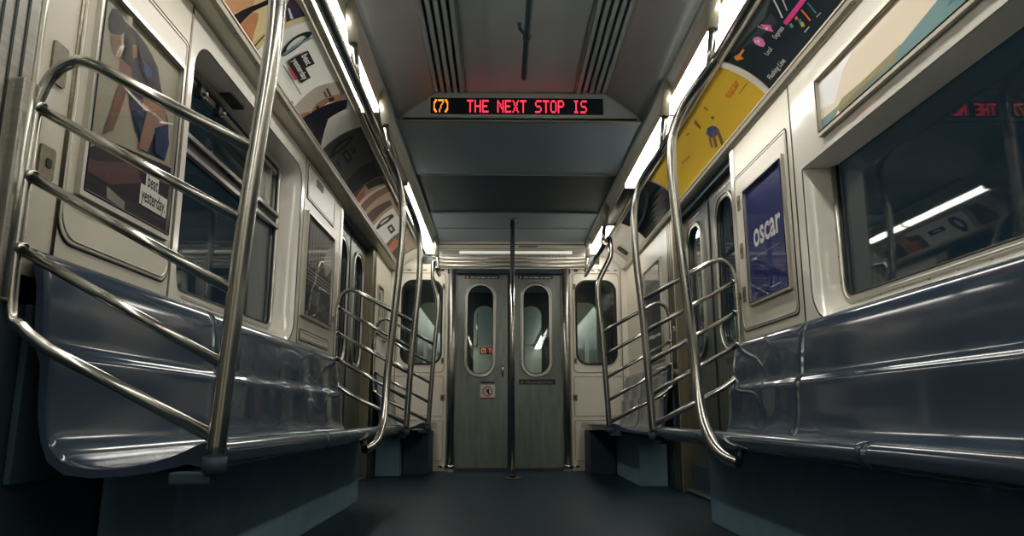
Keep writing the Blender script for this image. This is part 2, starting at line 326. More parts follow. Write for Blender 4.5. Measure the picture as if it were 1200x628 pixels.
ADS={'L1':[((48,44,48),[(2.036,1.705),(2.117,1.71),(2.186,1.699),(2.264,1.668),(2.298,1.611),(2.345,1.567),(2.309,1.522),(2.187,1.497),(2.157,1.518),(2.106,1.515),(2.062,1.52),(2.034,1.572),(2.049,1.626)]),((118,90,78),[(2.031,1.584),(2.104,1.587),(2.115,1.532),(2.084,1.504),(2.041,1.51)]),((30,30,44),[(2.132,1.471),(2.346,1.55),(2.374,1.514),(2.387,1.449),(2.366,1.379),(2.207,1.358),(2.165,1.414)]),((30,28,30),[(1.951,1.663),(1.966,1.704),(2.003,1.72),(2.036,1.705),(2.048,1.679),(2.024,1.649),(1.976,1.628),(1.957,1.634)]),((125,98,82),[(1.972,1.62),(2.023,1.652),(2.037,1.613),(2.027,1.575),(2.0,1.579),(1.979,1.598)]),((55,45,40),[(2.043,1.703),(2.119,1.698),(2.13,1.648),(2.104,1.584),(2.057,1.584),(2.059,1.652)]),((135,95,78),[(2.09,1.655),(2.119,1.67),(2.126,1.633),(2.104,1.615)]),((45,42,45),[(2.119,1.698),(2.173,1.696),(2.217,1.687),(2.29,1.615),(2.21,1.584),(2.151,1.611)]),((30,90,170),[(2.184,1.642),(2.218,1.645),(2.23,1.622),(2.2,1.6),(2.171,1.61)]),((105,80,70),[(2.045,1.518),(2.101,1.539),(2.072,1.446),(2.038,1.355),(1.984,1.321),(2.019,1.417)]),((15,45,95),[(2.096,1.536),(2.182,1.557),(2.198,1.413),(2.166,1.4),(2.108,1.476)]),((142,106,86),[(2.183,1.551),(2.242,1.564),(2.331,1.561),(2.365,1.487),(2.197,1.419)]),((225,215,200),[(2.036,1.513),(2.173,1.501),(2.314,1.5),(2.4,1.528),(2.401,1.522),(2.312,1.492),(2.167,1.493),(2.033,1.508)]),((10,50,110),[(2.135,1.458),(2.222,1.496),(2.2,1.392)]),((130,100,85),[(2.219,1.494),(2.346,1.55),(2.297,1.482),(2.246,1.366),(2.187,1.358)]),((15,60,130),[(2.278,1.46),(2.355,1.507),(2.387,1.449),(2.366,1.379),(2.294,1.384)]),((38,34,42),[(1.89,1.234),(2.007,1.316),(2.42,1.373),(2.432,1.139),(1.906,1.135)]),((88,64,64),[(1.908,1.234),(1.967,1.237),(2.187,1.308),(2.225,1.257),(2.056,1.196),(1.921,1.195)]),((130,128,120),[(2.034,1.186),(2.142,1.169),(2.141,1.145),(2.041,1.152)]),((225,222,210),[(2.243,1.31),(2.32,1.312),(2.327,1.276),(2.25,1.274)]),((225,222,210),[(2.216,1.269),(2.4,1.276),(2.404,1.241),(2.222,1.238)]),((120,140,60),[(2.31,1.233),(2.398,1.237),(2.401,1.227),(2.312,1.224)]),((150,150,150),[(2.238,1.208),(2.4,1.214),(2.401,1.211),(2.239,1.205)]),((110,110,115),[(2.322,1.177),(2.399,1.179),(2.4,1.177),(2.322,1.175)])],'LA':[((205,155,115),[(2.522,0.005),(2.613,0.5),(2.671,0.318),(2.622,0.022),(2.576,-0.051)]),((32,28,34),[(2.508,-0.002),(2.58,-0.058),(2.629,0.012),(2.672,0.42),(2.68,0.618),(2.71,0.58),(2.695,0.299),(2.704,-0.042),(2.623,-0.038)]),((190,132,92),[(2.704,-0.042),(2.698,0.295),(2.72,0.349),(2.754,0.303),(2.874,-0.05),(2.835,-0.075),(2.777,0.038)]),((198,185,120),[(2.856,0.007),(2.851,0.352),(2.889,0.302),(2.91,-0.055)]),((35,32,34),[(2.874,0.007),(2.856,0.392),(2.865,0.38),(2.886,-0.009)]),((58,54,74),[(2.756,0.783),(2.723,0.868),(2.75,0.928),(2.872,0.954),(2.868,0.648),(2.796,0.725)]),((200,198,205),[(2.779,0.77),(2.787,0.792),(2.863,0.772),(2.86,0.731)])],'LB':[((38,36,36),[(3.108,0.375),(3.118,0.501),(3.15,0.492),(3.141,0.648),(3.255,0.647),(3.249,0.529),(3.364,0.474),(3.365,0.38),(3.244,0.355),(3.167,0.339)]),((225,222,210),[(3.159,0.391),(3.157,0.428),(3.333,0.435),(3.338,0.4)]),((225,222,210),[(3.161,0.521),(3.161,0.557),(3.245,0.568),(3.246,0.532)]),((190,60,80),[(3.24,0.281),(3.243,0.321),(3.353,0.309),(3.36,0.265)]),((60,60,60),[(3.131,0.211),(3.13,0.226),(3.348,0.227),(3.352,0.2)]),((60,60,60),[(3.327,0.735),(3.325,0.767),(3.425,0.755),(3.427,0.722)]),((40,40,45),[(3.436,0.02),(3.437,0.056),(3.464,0.043),(3.464,0.009)]),((168,160,148),[(3.502,-0.097),(3.474,0.571),(3.507,1.08),(3.652,0.959),(3.626,0.414),(3.66,0.249),(3.62,-0.048)]),((150,105,85),[(3.618,-0.097),(3.601,0.058),(3.649,0.239),(3.681,0.184),(3.665,-0.014)]),((150,105,85),[(3.659,0.229),(3.622,0.418),(3.622,0.676),(3.637,0.928),(3.727,0.891),(3.677,0.622),(3.696,0.341)]),((28,24,26),[(3.64,0.658),(3.642,0.764),(3.681,0.749),(3.676,0.644)]),((28,24,26),[(3.644,0.373),(3.647,0.435),(3.674,0.425),(3.671,0.358)]),((24,26,38),[(3.63,-0.093),(3.662,0.204),(3.69,0.609),(3.718,0.979),(3.821,0.888),(3.841,0.462),(4.103,-0.081),(3.931,-0.086),(3.785,-0.084)]),((50,35,40),[(3.737,-0.03),(3.747,0.112),(3.854,0.11),(3.857,-0.052)])],'LC':[((20,24,30),[(4.253,0.035),(4.183,0.276),(4.178,0.722),(4.227,0.73),(4.297,0.445),(4.287,0.078)]),((70,72,74),[(4.243,0.195),(4.216,0.319),(4.211,0.645),(4.25,0.536),(4.264,0.299)]),((22,26,32),[(4.337,0.333),(4.311,0.483),(4.486,0.488),(4.527,0.321)]),((72,74,76),[(4.372,0.369),(4.357,0.453),(4.454,0.436),(4.465,0.374)]),((22,26,32),[(4.358,0.56),(4.359,0.651),(4.431,0.643),(4.433,0.558)]),((22,26,32),[(4.374,0.121),(4.371,0.159),(4.512,0.15),(4.522,0.103)]),((18,26,38),[(4.776,-0.2),(4.685,0.566),(4.672,0.906),(4.972,0.862),(5.032,-0.129)])],'LD':[((105,72,66),[(4.947,-0.103),(4.955,0.35),(5.026,0.411),(5.101,-0.002)]),((60,48,48),[(4.994,0.436),(4.986,0.909),(5.161,0.909),(5.134,0.447)]),((180,100,70),[(5.1,0.028),(5.093,0.359),(5.221,0.23),(5.225,0.015)]),((120,95,85),[(5.221,-0.073),(5.238,0.981),(5.362,0.995),(5.461,-0.114)]),((205,190,175),[(5.214,-0.037),(5.196,0.886),(5.242,0.886),(5.289,-0.038)]),((88,66,66),[(5.535,-0.078),(5.563,0.836),(5.69,0.822),(5.824,-0.138)]),((150,120,60),[(5.79,-0.146),(5.752,0.116),(5.838,0.053),(5.895,-0.158)]),((225,222,214),[(5.903,-0.144),(5.766,0.809),(6.621,0.857),(6.715,-0.124)]),((30,32,36),[(5.963,0.031),(5.9,0.281),(5.906,0.688),(5.998,0.715),(6.057,0.454),(6.023,0.071)]),((200,198,190),[(5.954,0.21),(5.936,0.325),(5.946,0.594),(5.995,0.48),(5.995,0.25)]),((40,40,44),[(6.161,0.351),(6.146,0.525),(6.372,0.546),(6.397,0.346)]),((200,198,190),[(6.218,0.394),(6.208,0.472),(6.318,0.476),(6.329,0.41)]),((100,84,80),[(6.537,-0.156),(6.488,0.627),(6.665,0.679),(6.744,-0.143)]),((190,110,70),[(6.687,-0.105),(6.585,0.419),(6.806,0.404),(6.933,-0.11)]),((80,60,60),[(6.903,-0.09),(6.837,0.583),(7.183,0.473),(7.249,-0.105)])],'RA':[((75,84,84),[(3.233,0.992),(2.733,1.039),(2.695,0.88),(2.836,0.791),(3.007,0.873),(3.144,0.893)]),((58,68,70),[(3.13,0.842),(2.782,0.745),(2.826,0.583),(2.973,0.686)]),((228,110,168),[(2.883,0.793),(2.86,0.658),(2.893,0.549),(2.908,0.696)]),((228,120,175),[(3.007,0.754),(2.985,0.753),(2.968,0.701),(2.971,0.622),(2.995,0.546),(3.02,0.542),(3.031,0.607),(3.028,0.69)]),((210,70,140),[(2.802,0.519),(2.592,0.505),(2.597,0.432),(2.803,0.441),(2.809,0.475)]),((235,235,230),[(2.989,0.689),(2.987,0.658),(3.012,0.642),(3.012,0.669)]),((235,235,230),[(2.882,0.697),(2.88,0.667),(2.899,0.651),(2.9,0.676)]),((225,140,60),[(3.188,0.864),(3.153,0.817),(3.1,0.806),(3.104,0.773),(3.161,0.771),(3.171,0.694),(3.212,0.788)]),((210,212,210),[(2.691,0.862),(2.685,0.847),(2.775,0.562),(2.783,0.573)]),((200,202,200),[(2.666,0.758),(2.662,0.743),(2.721,0.567),(2.728,0.574)]),((70,130,150),[(2.739,0.358),(2.721,0.34),(2.741,0.256),(2.758,0.277)]),((215,170,70),[(2.742,0.304),(2.726,0.283),(2.742,0.217),(2.761,0.247)]),((200,110,70),[(2.736,0.42),(2.719,0.405),(2.731,0.359),(2.75,0.378)]),((90,170,140),[(2.794,0.417),(2.775,0.41),(2.787,0.347),(2.802,0.36)]),((235,110,70),[(2.678,0.413),(2.67,0.403),(2.688,0.201),(2.698,0.208)]),((70,150,150),[(2.622,0.4),(2.616,0.394),(2.634,0.207),(2.641,0.213)]),((190,190,190),[(2.772,0.179),(2.722,0.172),(2.726,0.154),(2.772,0.159)]),((170,170,170),[(2.652,0.175),(2.616,0.168),(2.618,0.153),(2.654,0.16)])],'RB':[((232,200,70),[(3.773,0.99),(3.374,0.97),(3.372,0.647),(3.791,0.606)]),((60,80,130),[(4.026,0.459),(3.961,0.509),(3.906,0.467),(3.888,0.372),(3.924,0.274),(3.986,0.262),(4.045,0.326)]),((120,90,60),[(3.991,0.364),(3.931,0.383),(4.064,0.1),(4.1,0.121)]),((120,90,60),[(3.932,0.34),(3.887,0.332),(3.975,0.05),(4.019,0.058)]),((130,100,70),[(4.059,0.364),(4.033,0.341),(4.108,0.167),(4.135,0.19)]),((95,100,60),[(3.836,0.578),(3.805,0.578),(3.807,0.514),(3.839,0.517)]),((140,100,40),[(3.983,0.797),(3.931,0.833),(3.986,0.669),(3.967,0.663),(4.017,0.617)]),((150,100,50),[(3.761,0.823),(3.742,0.809),(3.764,0.701),(3.782,0.72)]),((110,110,60),[(3.711,1.06),(3.695,1.047),(3.705,0.99),(3.721,1.007)]),((190,130,60),[(4.553,0.544),(4.384,0.481),(4.387,0.442),(4.562,0.484)]),((160,110,50),[(4.157,0.813),(4.11,0.779),(4.119,0.747),(4.17,0.771)])],'RF':[((228,224,220),[(2.831,1.891),(2.641,1.873),(2.48,1.894),(2.593,1.84),(2.684,1.749),(2.836,1.779)]),((134,126,84),[(2.686,1.741),(2.613,1.739),(2.415,1.735),(2.177,1.73),(2.217,1.691),(2.422,1.697),(2.636,1.71)]),((92,130,132),[(2.82,1.754),(2.721,1.752),(2.673,1.709),(2.518,1.696),(2.307,1.682),(2.198,1.689),(2.155,1.715),(2.069,1.722),(1.936,1.726),(1.829,1.671),(1.849,1.663),(2.125,1.677),(2.823,1.685)]),((120,160,160),[(2.814,1.732),(2.725,1.731),(2.714,1.69),(2.815,1.696)]),((205,205,200),[(2.692,1.708),(2.639,1.698),(2.639,1.68),(2.686,1.689)]),((190,196,188),[(2.069,1.751),(2.005,1.757),(1.944,1.738),(2.062,1.727)]),((60,90,90),[(2.145,1.702),(2.121,1.7),(2.098,1.695),(2.125,1.677),(2.149,1.68)]),((200,200,196),[(2.013,1.719),(2.002,1.716),(1.993,1.679),(2.01,1.675)]),((125,110,60),[(2.78,1.755),(2.721,1.756),(2.714,1.74),(2.755,1.726)])]}
# ---------------------------------------------------------------- glyphs of the dot-matrix sign
G = {'T': '11111 00100 00100 00100 00100 00100 00100', 'H': '10001 10001 10001 11111 10001 10001 10001',
 'E': '11111 10000 10000 11110 10000 10000 11111', 'N': '10001 11001 10101 10101 10011 10001 10001',
 'X': '10001 01010 01010 00100 01010 01010 10001', 'S': '01111 10000 10000 01110 00001 00001 11110',
 'O': '01110 10001 10001 10001 10001 10001 01110', 'P': '11110 10001 10001 11110 10000 10000 10000',
 'I': '01110 00100 00100 00100 00100 00100 01110', '7': '11111 00001 00010 00100 00100 01000 01000',
 '(': '0011 0110 0100 0100 0100 0110 0011', ')': '1100 0110 0010 0010 0010 0110 1100', ' ': '00000 '*7}
def led_text(mb, body, x0, x1, z0, z1, Mf, m):
    cols = 0; glyphs = []
    for ch in body:
        rows = G[ch].split(); glyphs.append((cols, rows)); cols += len(rows[0])+1
    cols -= 1; pw = (x1-x0)/cols; ph = (z1-z0)/7
    for c0, rows in glyphs:
        for r, row in enumerate(rows):
            for c, v in enumerate(row):
                if v == '1':
                    a = x0+(c0+c)*pw; b = z1-(r+1)*ph
                    mb.prism(Mf, [(a, b), (a+pw*.93, b), (a+pw*.93, b+ph*.93), (a, b+ph*.93)], 0, .002, m)

# ================================================================ SETTING
mb = MB()
mb.box(-1.36, 1.36, YB, YE+.02, -.06, 0, M['floor'])
floor = mb.build('floor', kind='structure')

# ceiling: high vaulted part up to the sign, low flat part behind it
def X(d): return XC+d
YS = 4.3
mb = MB()
arc = [(-.765,2.335),(-.72,2.385),(-.66,2.435),(-.60,2.478),(-.55,2.515),(-.53,2.53)]
cp = [(X(a), z) for a, z in arc]+[(X(-.36), 2.53), (X(.36), 2.53)]+[(X(-a), z) for a, z in arc[::-1]]
mb.sheet([(X(a), z) for a, z in arc], YB, YS, M['ceil'], smooth=True)
mb.sheet([(X(-a), z) for a, z in arc[::-1]], YB, YS, M['ceil'], smooth=True)
mb.sheet([(X(-.36), 2.53), (X(.36), 2.53)], YB, YS, M['ceil'])
# the air slots: two bands of dark recess with grey bars between
for s in (-1, 1):
    mb.sheet([(X(s*.53), 2.56), (X(s*.36), 2.56)] if s < 0 else [(X(.36), 2.56), (X(.53), 2.56)], YB, YS, M['groove'])
    for d in (.525, .485, .445, .405, .365):
        mb.box(X(s*d)-.011, X(s*d)+.011, YB, YS, 2.522, 2.56, M['ceil'])
# low part
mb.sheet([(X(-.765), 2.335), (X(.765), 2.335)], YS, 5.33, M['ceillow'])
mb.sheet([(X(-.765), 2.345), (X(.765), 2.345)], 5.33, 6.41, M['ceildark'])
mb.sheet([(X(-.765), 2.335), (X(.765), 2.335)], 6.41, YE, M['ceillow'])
mb.box(X(-.77), X(.77), YB, YE+.02, 2.60, 2.62, M['ceil'])
# lapping ledge under the sign and panel joints
mb.box(X(-.765), X(.765), YS-.02, YS+.012, 2.328, 2.337, M['strip'])
for y in (5.32, 6.40, 6.95):
    mb.box(X(-.74), X(.74), y, y+.012, 2.329, 2.336, M['strip'])
# centre joint of the roof panel and shallow relief
mb.box(X(-.34), X(-.333), YB, YS, 2.524, 2.53, M['strip']); mb.box(X(.333), X(.34), YB, YS, 2.524, 2.53, M['strip'])
ceiling = mb.build('ceiling', kind='structure')

# fascia that carries the sign
mb = MB()
E0 = EP(YS)
fas = [(X(a), z) for a, z in arc]+[(X(-a), z) for a, z in arc[::-1]]
mb.prism(E0, fas, -.03, 0, M['ceil'])
# curved rim of the fascia
mb.tube([E0(a, z-.004, .003) for a, z in fas], .006, M['strip'], 8)
mb.box(X(-.73), X(.73), YS-.016, YS, 2.345, 2.352, M['groove'])
mb.build('trim_1', kind='structure')

# strips between the ceiling and the lights, the coves that carry the advertisements, and the mouldings under them
def cove_pt(side, t, sag=.022, c=0.0):
    b = Vector((X(side*1.172), 0, 2.068)); e = Vector((X(side*.945), 0, 2.218)); w = e-b
    nrm = Vector((w.z, 0, -w.x)).normalized()
    if nrm.z > 0: nrm = -nrm               # towards the aisle and down
    p = b+w*t-nrm*(sag*4*t*(1-t))+nrm*c
    return p
def CV(side):
    def f(a, b, c=0.0):
        p = cove_pt(side, b, c=c+.002); return Vector((p.x, a, p.z))
    return f
for side, nm in ((-1, 'left'), (1, 'right')):
    mb = MB()
    d = lambda v: X(side*v)
    pr = [(d(.765), 2.335), (d(.768), 2.30), (d(.79), 2.262)]
    mb.sheet(pr, YB, YE, M['strip'], smooth=False)
    mb.tube([(d(.778), YB, 2.312), (d(.778), YE, 2.312)], .016, M['strip'], 10)
    mb.sheet([(d(.79), 2.262), (d(.802), 2.228)], YB, YE, M['mould'])
    mb.sheet([(d(.902), 2.222), (d(.945), 2.218)], YB, YE, M['mould'])
    mb.tube([(d(.905), YB, 2.217), (d(.905), YE, 2.217)], .006, M['steel'], 8)
    mb.tube([(d(.942), YB, 2.215), (d(.942), YE, 2.215)], .007, M['mould'], 8)
    mb.sheet([(d(.79), 2.28), (d(.95), 2.28)], YB, YE, M['strip'])
    # cove
    n = 10
    pts = [cove_pt(side, i/n) for i in range(n+1)]
    mb.sheet([(p.x, p.z) for p in pts], YB, YE, M['white'], smooth=True, thick=.01)
    # lower moulding, round nosed, with the ledge behind it
    mb.sheet([(d(1.172), 2.068), (d(1.165), 2.055), (d(1.172), 2.04), (d(1.19), 2.03)], YB, YE, M['mould'], thick=.006)
    mb.sheet([(d(1.19), 2.03), (side*1.32, 2.03)], YB, YE, M['mould'], thick=.01)
    mb.tube([(d(1.169), YB, 2.066), (d(1.169), YE, 2.066)], .008, M['mould'], 8)
    for k in range(40):
        y = YB+.3+k*.25
        mb.tube([(d(.778), y, 2.297), (d(.778), y, 2.294)], .005, M['bronze'], 6)
        mb.tube([(d(1.178), y, 2.037), (d(1.177), y, 2.031)], .004, M['bronze'], 6)
    mb.build('trim_2' if side < 0 else 'trim_3', kind='structure')

# ---------------------------------------------------------------- side walls
def window_hole(mb, side, y0, y1, z0, z1, r, wz0, wz1, wy0, wy1, r0):
    # white surround with a deep, soft-edged recess
    W = WP(side)
    O = rr(wy0, wy1, wz0, wz1, 0); I = rr(y0, y1, z0, z1, r)
    mb.ring(W, O, I, -.02, 0, M['white'])
    loops = []
    for k in range(7):
        t = k/6*PI/2
        c = -.13*(1-math.cos(t))-.0; g = .0
        # quarter-round roll into the recess
    seq = [(0, -.0), (.004, -.008), (.010, -.022), (.018, -.05), (.022, -.09), (.025, -.125)]
    for dd, c in seq:
        L = rr(y0+dd, y1-dd, z0+dd*(2.2), z1-dd*.2, tuple(max(q-dd, 0.001) for q in r))
        loops.append([W(a, b, c) for a, b in L])
    V = [mb.verts(l) for l in loops]
    for a, b in zip(V, V[1:]): mb.quads(a, b, M['white'], True, True)
def bead(mb, W, L, r, m, c=.001): mb.tube([W(a, b, c) for a, b in L], r, m, 6, closed=True)

# right wall -----------------------------------------------------
RW = WP(1)
mb = MB()
window_hole(mb, 1, -.35, 3.055, .925, 1.60, (.12, .14, .012, .012), .86, 2.035, -.45, 3.13, 0)
mb.prism(RW, [(3.136, .86), (3.97, .86), (3.97, 2.035), (3.136, 2.035)], -.03, 0, M['beige'])
mb.prism(RW, [(3.126, .86), (3.138, .86), (3.138, 2.035), (3.126, 2.035)], -.01, .0015, M['rubber'])
mb.box(XW, XW+.04, -.45, 3.99, 0, .87, M['dark'])
mb.box(XW+.07, XW+.10, YB, YE, 0, .2, M['dark'])
# header above the doors and the far panels
mb.box(XW+.03, XW+.08, 4.0, 5.5, 1.99, 2.03, M['dark'])
mb.box(XW, XW+.04, 5.66, YE, .86, 2.035, M['beige'])
mb.box(XW, XW+.04, 5.72, YE, 0, .87, M['dark'])
mb.box(XW, XW+.04, YB, -.45, 0, 2.035, M['beige'])
mb.box(XW+.13, XW+.16, YB, YE, 1.98, 2.6, M['dark'])
wr = mb.build('wall_right', kind='structure')
# access panel
def access(side, y0, y1, z0, z1, rad, name, hinge_y, zs, parent):
    W = WP(side); mb = MB()
    mb.prism(W, rr(y0, y1, z0, z1, rad), 0, .004, M['beige'])
    bead(mb, W, rr(y0-.004, y1+.004, z0-.004, z1+.004, rad), .0035, M['rubber'], .001)
    bead(mb, W, rr(y0+.010, y1-.010, z0+.010, z1-.010, rad), .003, M['alu'], .004)
    p = mb.build(name, parent)
    for z in zs:
        mb = MB()
        mb.prism(W, rr(hinge_y-.022, hinge_y+.022, z-.042, z+.042, .008, 3), .003, .008, M['bronze'])
        mb.prism(W, rr(hinge_y-.006, hinge_y+.006, z-.016, z+.016, .005, 3), .008, .010, M['rubber'])
        mb.build('latch', p)
    return p
access(1, 3.19, 3.945, .985, 1.845, (.03, .06, .02, .02), 'access_panel', 3.885, (1.69, 1.42, 1.18), wr)

# left wall ------------------------------------------------------
LW = WP(-1)
mb = MB()
window_hole(mb, -1, 2.545, 4.06, .925, 1.935, (.14, .15, .12, .13), .86, 2.035, 2.50, 4.115, 0)
mb.prism(LW, [(1.68, .80), (2.492, .80), (2.492, 2.035), (1.68, 2.035)], -.03, 0, M['beige'])
mb.prism(LW, [(2.490, .86), (2.502, .86), (2.502, 2.035), (2.490, 2.035)], -.01, .002, M['bronze'])
mb.prism(LW, [(4.113, .86), (4.123, .86), (4.123, 2.035), (4.113, 2.035)], -.01, .002, M['bronze'])
mb.prism(LW, [(4.12, .86), (5.08, .86), (5.08, 2.035), (4.12, 2.035)], -.03, 0, M['beige'])
mb.box(-XW-.04, -XW, 1.70, 5.08, 0, .87, M['dark'])
mb.box(-XW-.08, -XW-.03, 5.15, 6.5, 1.99, 2.03, M['dark'])
mb.box(-XW-.04, -XW, 6.62, YE, .86, 2.035, M['beige'])
mb.box(-XW-.04, -XW, 6.62, YE, 0, .87, M['dark'])
mb.box(-XW-.04, -XW, YB, -.1, 0, 2.035, M['beige'])
mb.box(-XW-.16, -XW-.13, YB, YE, 1.98, 2.6, M['dark'])
mb.box(-XW-.10, -XW-.07, YB, YE, 0, .2, M['dark'])
# black panel under the near door pocket
mb.box(-XW-.04, -XW+.006, 1.50, 1.70, 0, .80, M['dark'])
# upright joints
mb.tube([LW(1.835, .80, .001), LW(1.835, 2.03, .001)], .006, M['bronze'], 6)
mb.tube([LW(1.692, .80, .001), LW(1.692, 2.03, .001)], .005, M['alu'], 6)
wl = mb.build('wall_left', kind='structure')
access(-1, 1.845, 2.475, .985, 1.865, (.07, .05, .02, .02), 'access_panel', 1.765, (), wl)
for z, h in ((1.425, .055), (1.16, .042)):
    mb = MB(); mb.prism(LW, rr(1.735, 1.797, z-h, z+h, .008, 3), .0, .006, M['bronze'])
    mb.prism(LW, rr(1.760, 1.782, z-.012, z+.012, .006, 3), .006, .008, M['rubber']); mb.build('latch', wl)
# far access panels on the left
p = access(-1, 4.17, 4.86, .965, 1.02, .01, 'lower_panel', 4.2, (), wl)
p = access(-1, 4.17, 4.86, 1.80, 2.0, .01, 'upper_panel', 4.2, (), wl)
mb = MB(); mb.prism(LW, rr(4.36, 4.52, 1.93, 1.975, .004, 3), .004, .007, M['rubber']); mb.build('vent_slot', p)

# window frames, panes -------------------------------------------
def win_frame(side, y0, y1, z0, z1, r, name, kind_label, fw=.045, transom=None):
    root = thing(name, (side*(XW+.125), (y0+y1)/2, z0), kind='structure')
    W = WP(side, XW+.125)
    mb = MB()
    mb.ring(W, rr(y0, y1, z0, z1, r), rr(*inset((y0, y1, z0, z1, r), fw)), -.02, .008, M['alu'])
    L = rr(*inset((y0, y1, z0, z1, r), fw*.62)); mb.tube([W(a, b, .008) for a, b in L], .008, M['alu'], 8, closed=True)
    L = rr(*inset((y0, y1, z0, z1, r), fw+.004)); mb.tube([W(a, b, .0) for a, b in L], .007, M['rubber'], 8, closed=True)
    # screws
    n = int((y1-y0)/.16)
    for k in range(1, n):
        y = y0+(y1-y0)*k/n; mb.tube([W(y, z0+fw*.25, .008), W(y, z0+fw*.25, .011)], .004, M['bronze'], 6)
    for k in range(1, 6):
        z = z0+(z1-z0)*k/6
        mb.tube([W(y1-fw*.25, z, .008), W(y1-fw*.25, z, .011)], .004, M['bronze'], 6)
        mb.tube([W(y0+fw*.25, z, .008), W(y0+fw*.25, z, .011)], .004, M['bronze'], 6)
    mb.build('window_frame', root)
    g = inset((y0, y1, z0, z1, r), fw-.004)
    zt = transom if transom else z1
    mb = MB()
    mb.prism(W, rr(g[0], g[1], g[2], (transom-.02) if transom else g[3], .03), -.016, -.010, M['glass']); mb.build('window_pane', root)
    return root, W, g
r1, W1, g1 = win_frame(1, -.33, 3.035, .975, 1.66, (.10, .10, .02, .02), 'window_1', '')
r2, W2, g2 = win_frame(-1, 2.565, 4.04, .975, 1.955, (.10, .10, .08, .08), 'window_2', '', transom=1.60)
mb = MB()     # sliding vent above the transom
mb.prism(W2, [(g2[0]-.01, 1.565), (g2[1]+.01, 1.565), (g2[1]+.01, 1.645), (g2[0]-.01, 1.645)], -.016, .006, M['rubber'])
for z in (1.572, 1.638): mb.box(*sorted((W2(0, 0, .022).x, W2(0, 0, .0).x)), g2[0]-.01, g2[1]+.01, z-.009, z+.009, M['alu'])
mb.build('transom', r2)
mb = MB(); mb.prism(W2, rr(g2[0], g2[1]-.45, 1.645, g2[3], (.01, .01, .01, .05)), -.03, -.024, M['glass'])
mb.prism(W2, rr(g2[0]+.5, g2[1], 1.645, g2[3], (.01, .01, .05, .01)), -.018, -.012, M['glass']); mb.build('window_pane', r2)
mb = MB()
mb.prism(W2, [(g2[0], 1.86), (g2[1]-.05, 1.86), (g2[1]-.05, 1.885), (g2[0], 1.885)], -.012, .012, M['alu'])
mb.prism(W2, [(g2[1]-.16, 1.645), (g2[1]-.13, 1.645), (g2[1]-.13, 1.88), (g2[1]-.16, 1.88)], -.012, .010, M['alu'])
mb.build('vent_sash', r2)
for y in (2.86, 3.06):
    mb = MB(); mb.prism(W2, rr(y-.022, y+.022, 1.83, 1.885, .01, 3), .0, .03, M['rubber'])
    mb.tube([W2(y+.01, 1.85, .02), W2(y+.01, 1.85, .045)], .009, M['bronze'], 8); mb.build('latch', r2)
# small black rating plate on the soffit of the left window surround
mb = MB(); mb.box(-XW-.095, -XW-.045, 3.02, 3.19, 1.921, 1.926, M['sticker'])
for k in range(5): mb.box(-XW-.09+k*.009, -XW-.087+k*.009, 3.03, 3.18, 1.9202, 1.9212, M['bronze'])
mb.build('rating_plate', wl)

# ---------------------------------------------------------------- doors
def oval(mb, Wm, ca, hw, z0, z1, c, mframe, rad):
    o = rr(ca-hw, ca+hw, z0, z1, hw*rad, 12)
    i1 = rr(ca-hw+.032, ca+hw-.032, z0+.032, z1-.032, (hw-.032)*rad, 12)
    mb.ring(Wm, o, i1, c-.004, c+.012, mframe)
    mb.tube([Wm(a, b, c+.012) for a, b in rr(ca-hw+.006, ca+hw-.006, z0+.006, z1-.006, (hw-.006)*rad, 12)], .007, mframe, 8, closed=True)
    mb.tube([Wm(a, b, c+.004) for a, b in rr(ca-hw+.034, ca+hw-.034, z0+.034, z1-.034, (hw-.034)*rad, 12)], .006, M['rubber'], 8, closed=True)
    n = 16
    L = rr(ca-hw+.018, ca+hw-.018, z0+.018, z1-.018, (hw-.018)*rad, 12)
    for k in range(n):
        a, b = L[int(k*len(L)/n)]; mb.tube([Wm(a, b, c+.012), Wm(a, b, c+.0145)], .004, M['bronze'], 6)
def leaf(Wm, a0, a1, ca, hw, z0, z1, zt, c, parent, zb=.03, rad=.97):
    mb = MB()
    mb.ring(Wm, rr(a0, a1, zb, zt, 0.0, 12), rr(ca-hw+.01, ca+hw-.01, z0+.01, z1-.01, (hw-.01)*rad, 12), c-.035, c, M['doorsteel'])
    lf = mb.build('door_leaf', parent)
    mb = MB(); oval(mb, Wm, ca, hw, z0, z1, c, M['alu'], rad); fr = mb.build('window_frame', lf)
    mb = MB(); mb.prism(Wm, rr(ca-hw+.02, ca+hw-.02, z0+.02, z1-.02, (hw-.02)*rad, 12), c-.02, c-.014, M['glass']); mb.build('window_pane', lf)
    return lf
def stick_do_not_lean(Wm, a0, a1, b0, b1, c, parent, da=1, fade=False):
    f = Flat(a0, a1, b0, b1, M['sticker'])
    h = b1-b0; w = a1-a0
    s0 = a0 if da > 0 else a1
    red = (60,50,52) if fade else (150,40,40); wh = (120,122,120) if fade else (225,225,220)
    f.rect(*sorted((s0+da*h*.25, s0+da*h*1.05)), b0+h*.12, b1-h*.12, red)
    f.ell(s0+da*h*.62, b1-h*.3, h*.11, h*.11, wh)
    f.poly([(s0+da*h*.5, b0+h*.2), (s0+da*h*.75, b0+h*.2), (s0+da*h*.8, b0+h*.55), (s0+da*h*.5, b0+h*.6)], wh)
    f.text('Do not lean on door', s0+da*h*1.45, b0+h*.28, h*.62, wh, da=da, fit=w-h*1.9, bold=.0008)
    return f.build(lambda a, b, cc: Wm(a, b, c+.0008+cc), 'warning_sticker', parent)

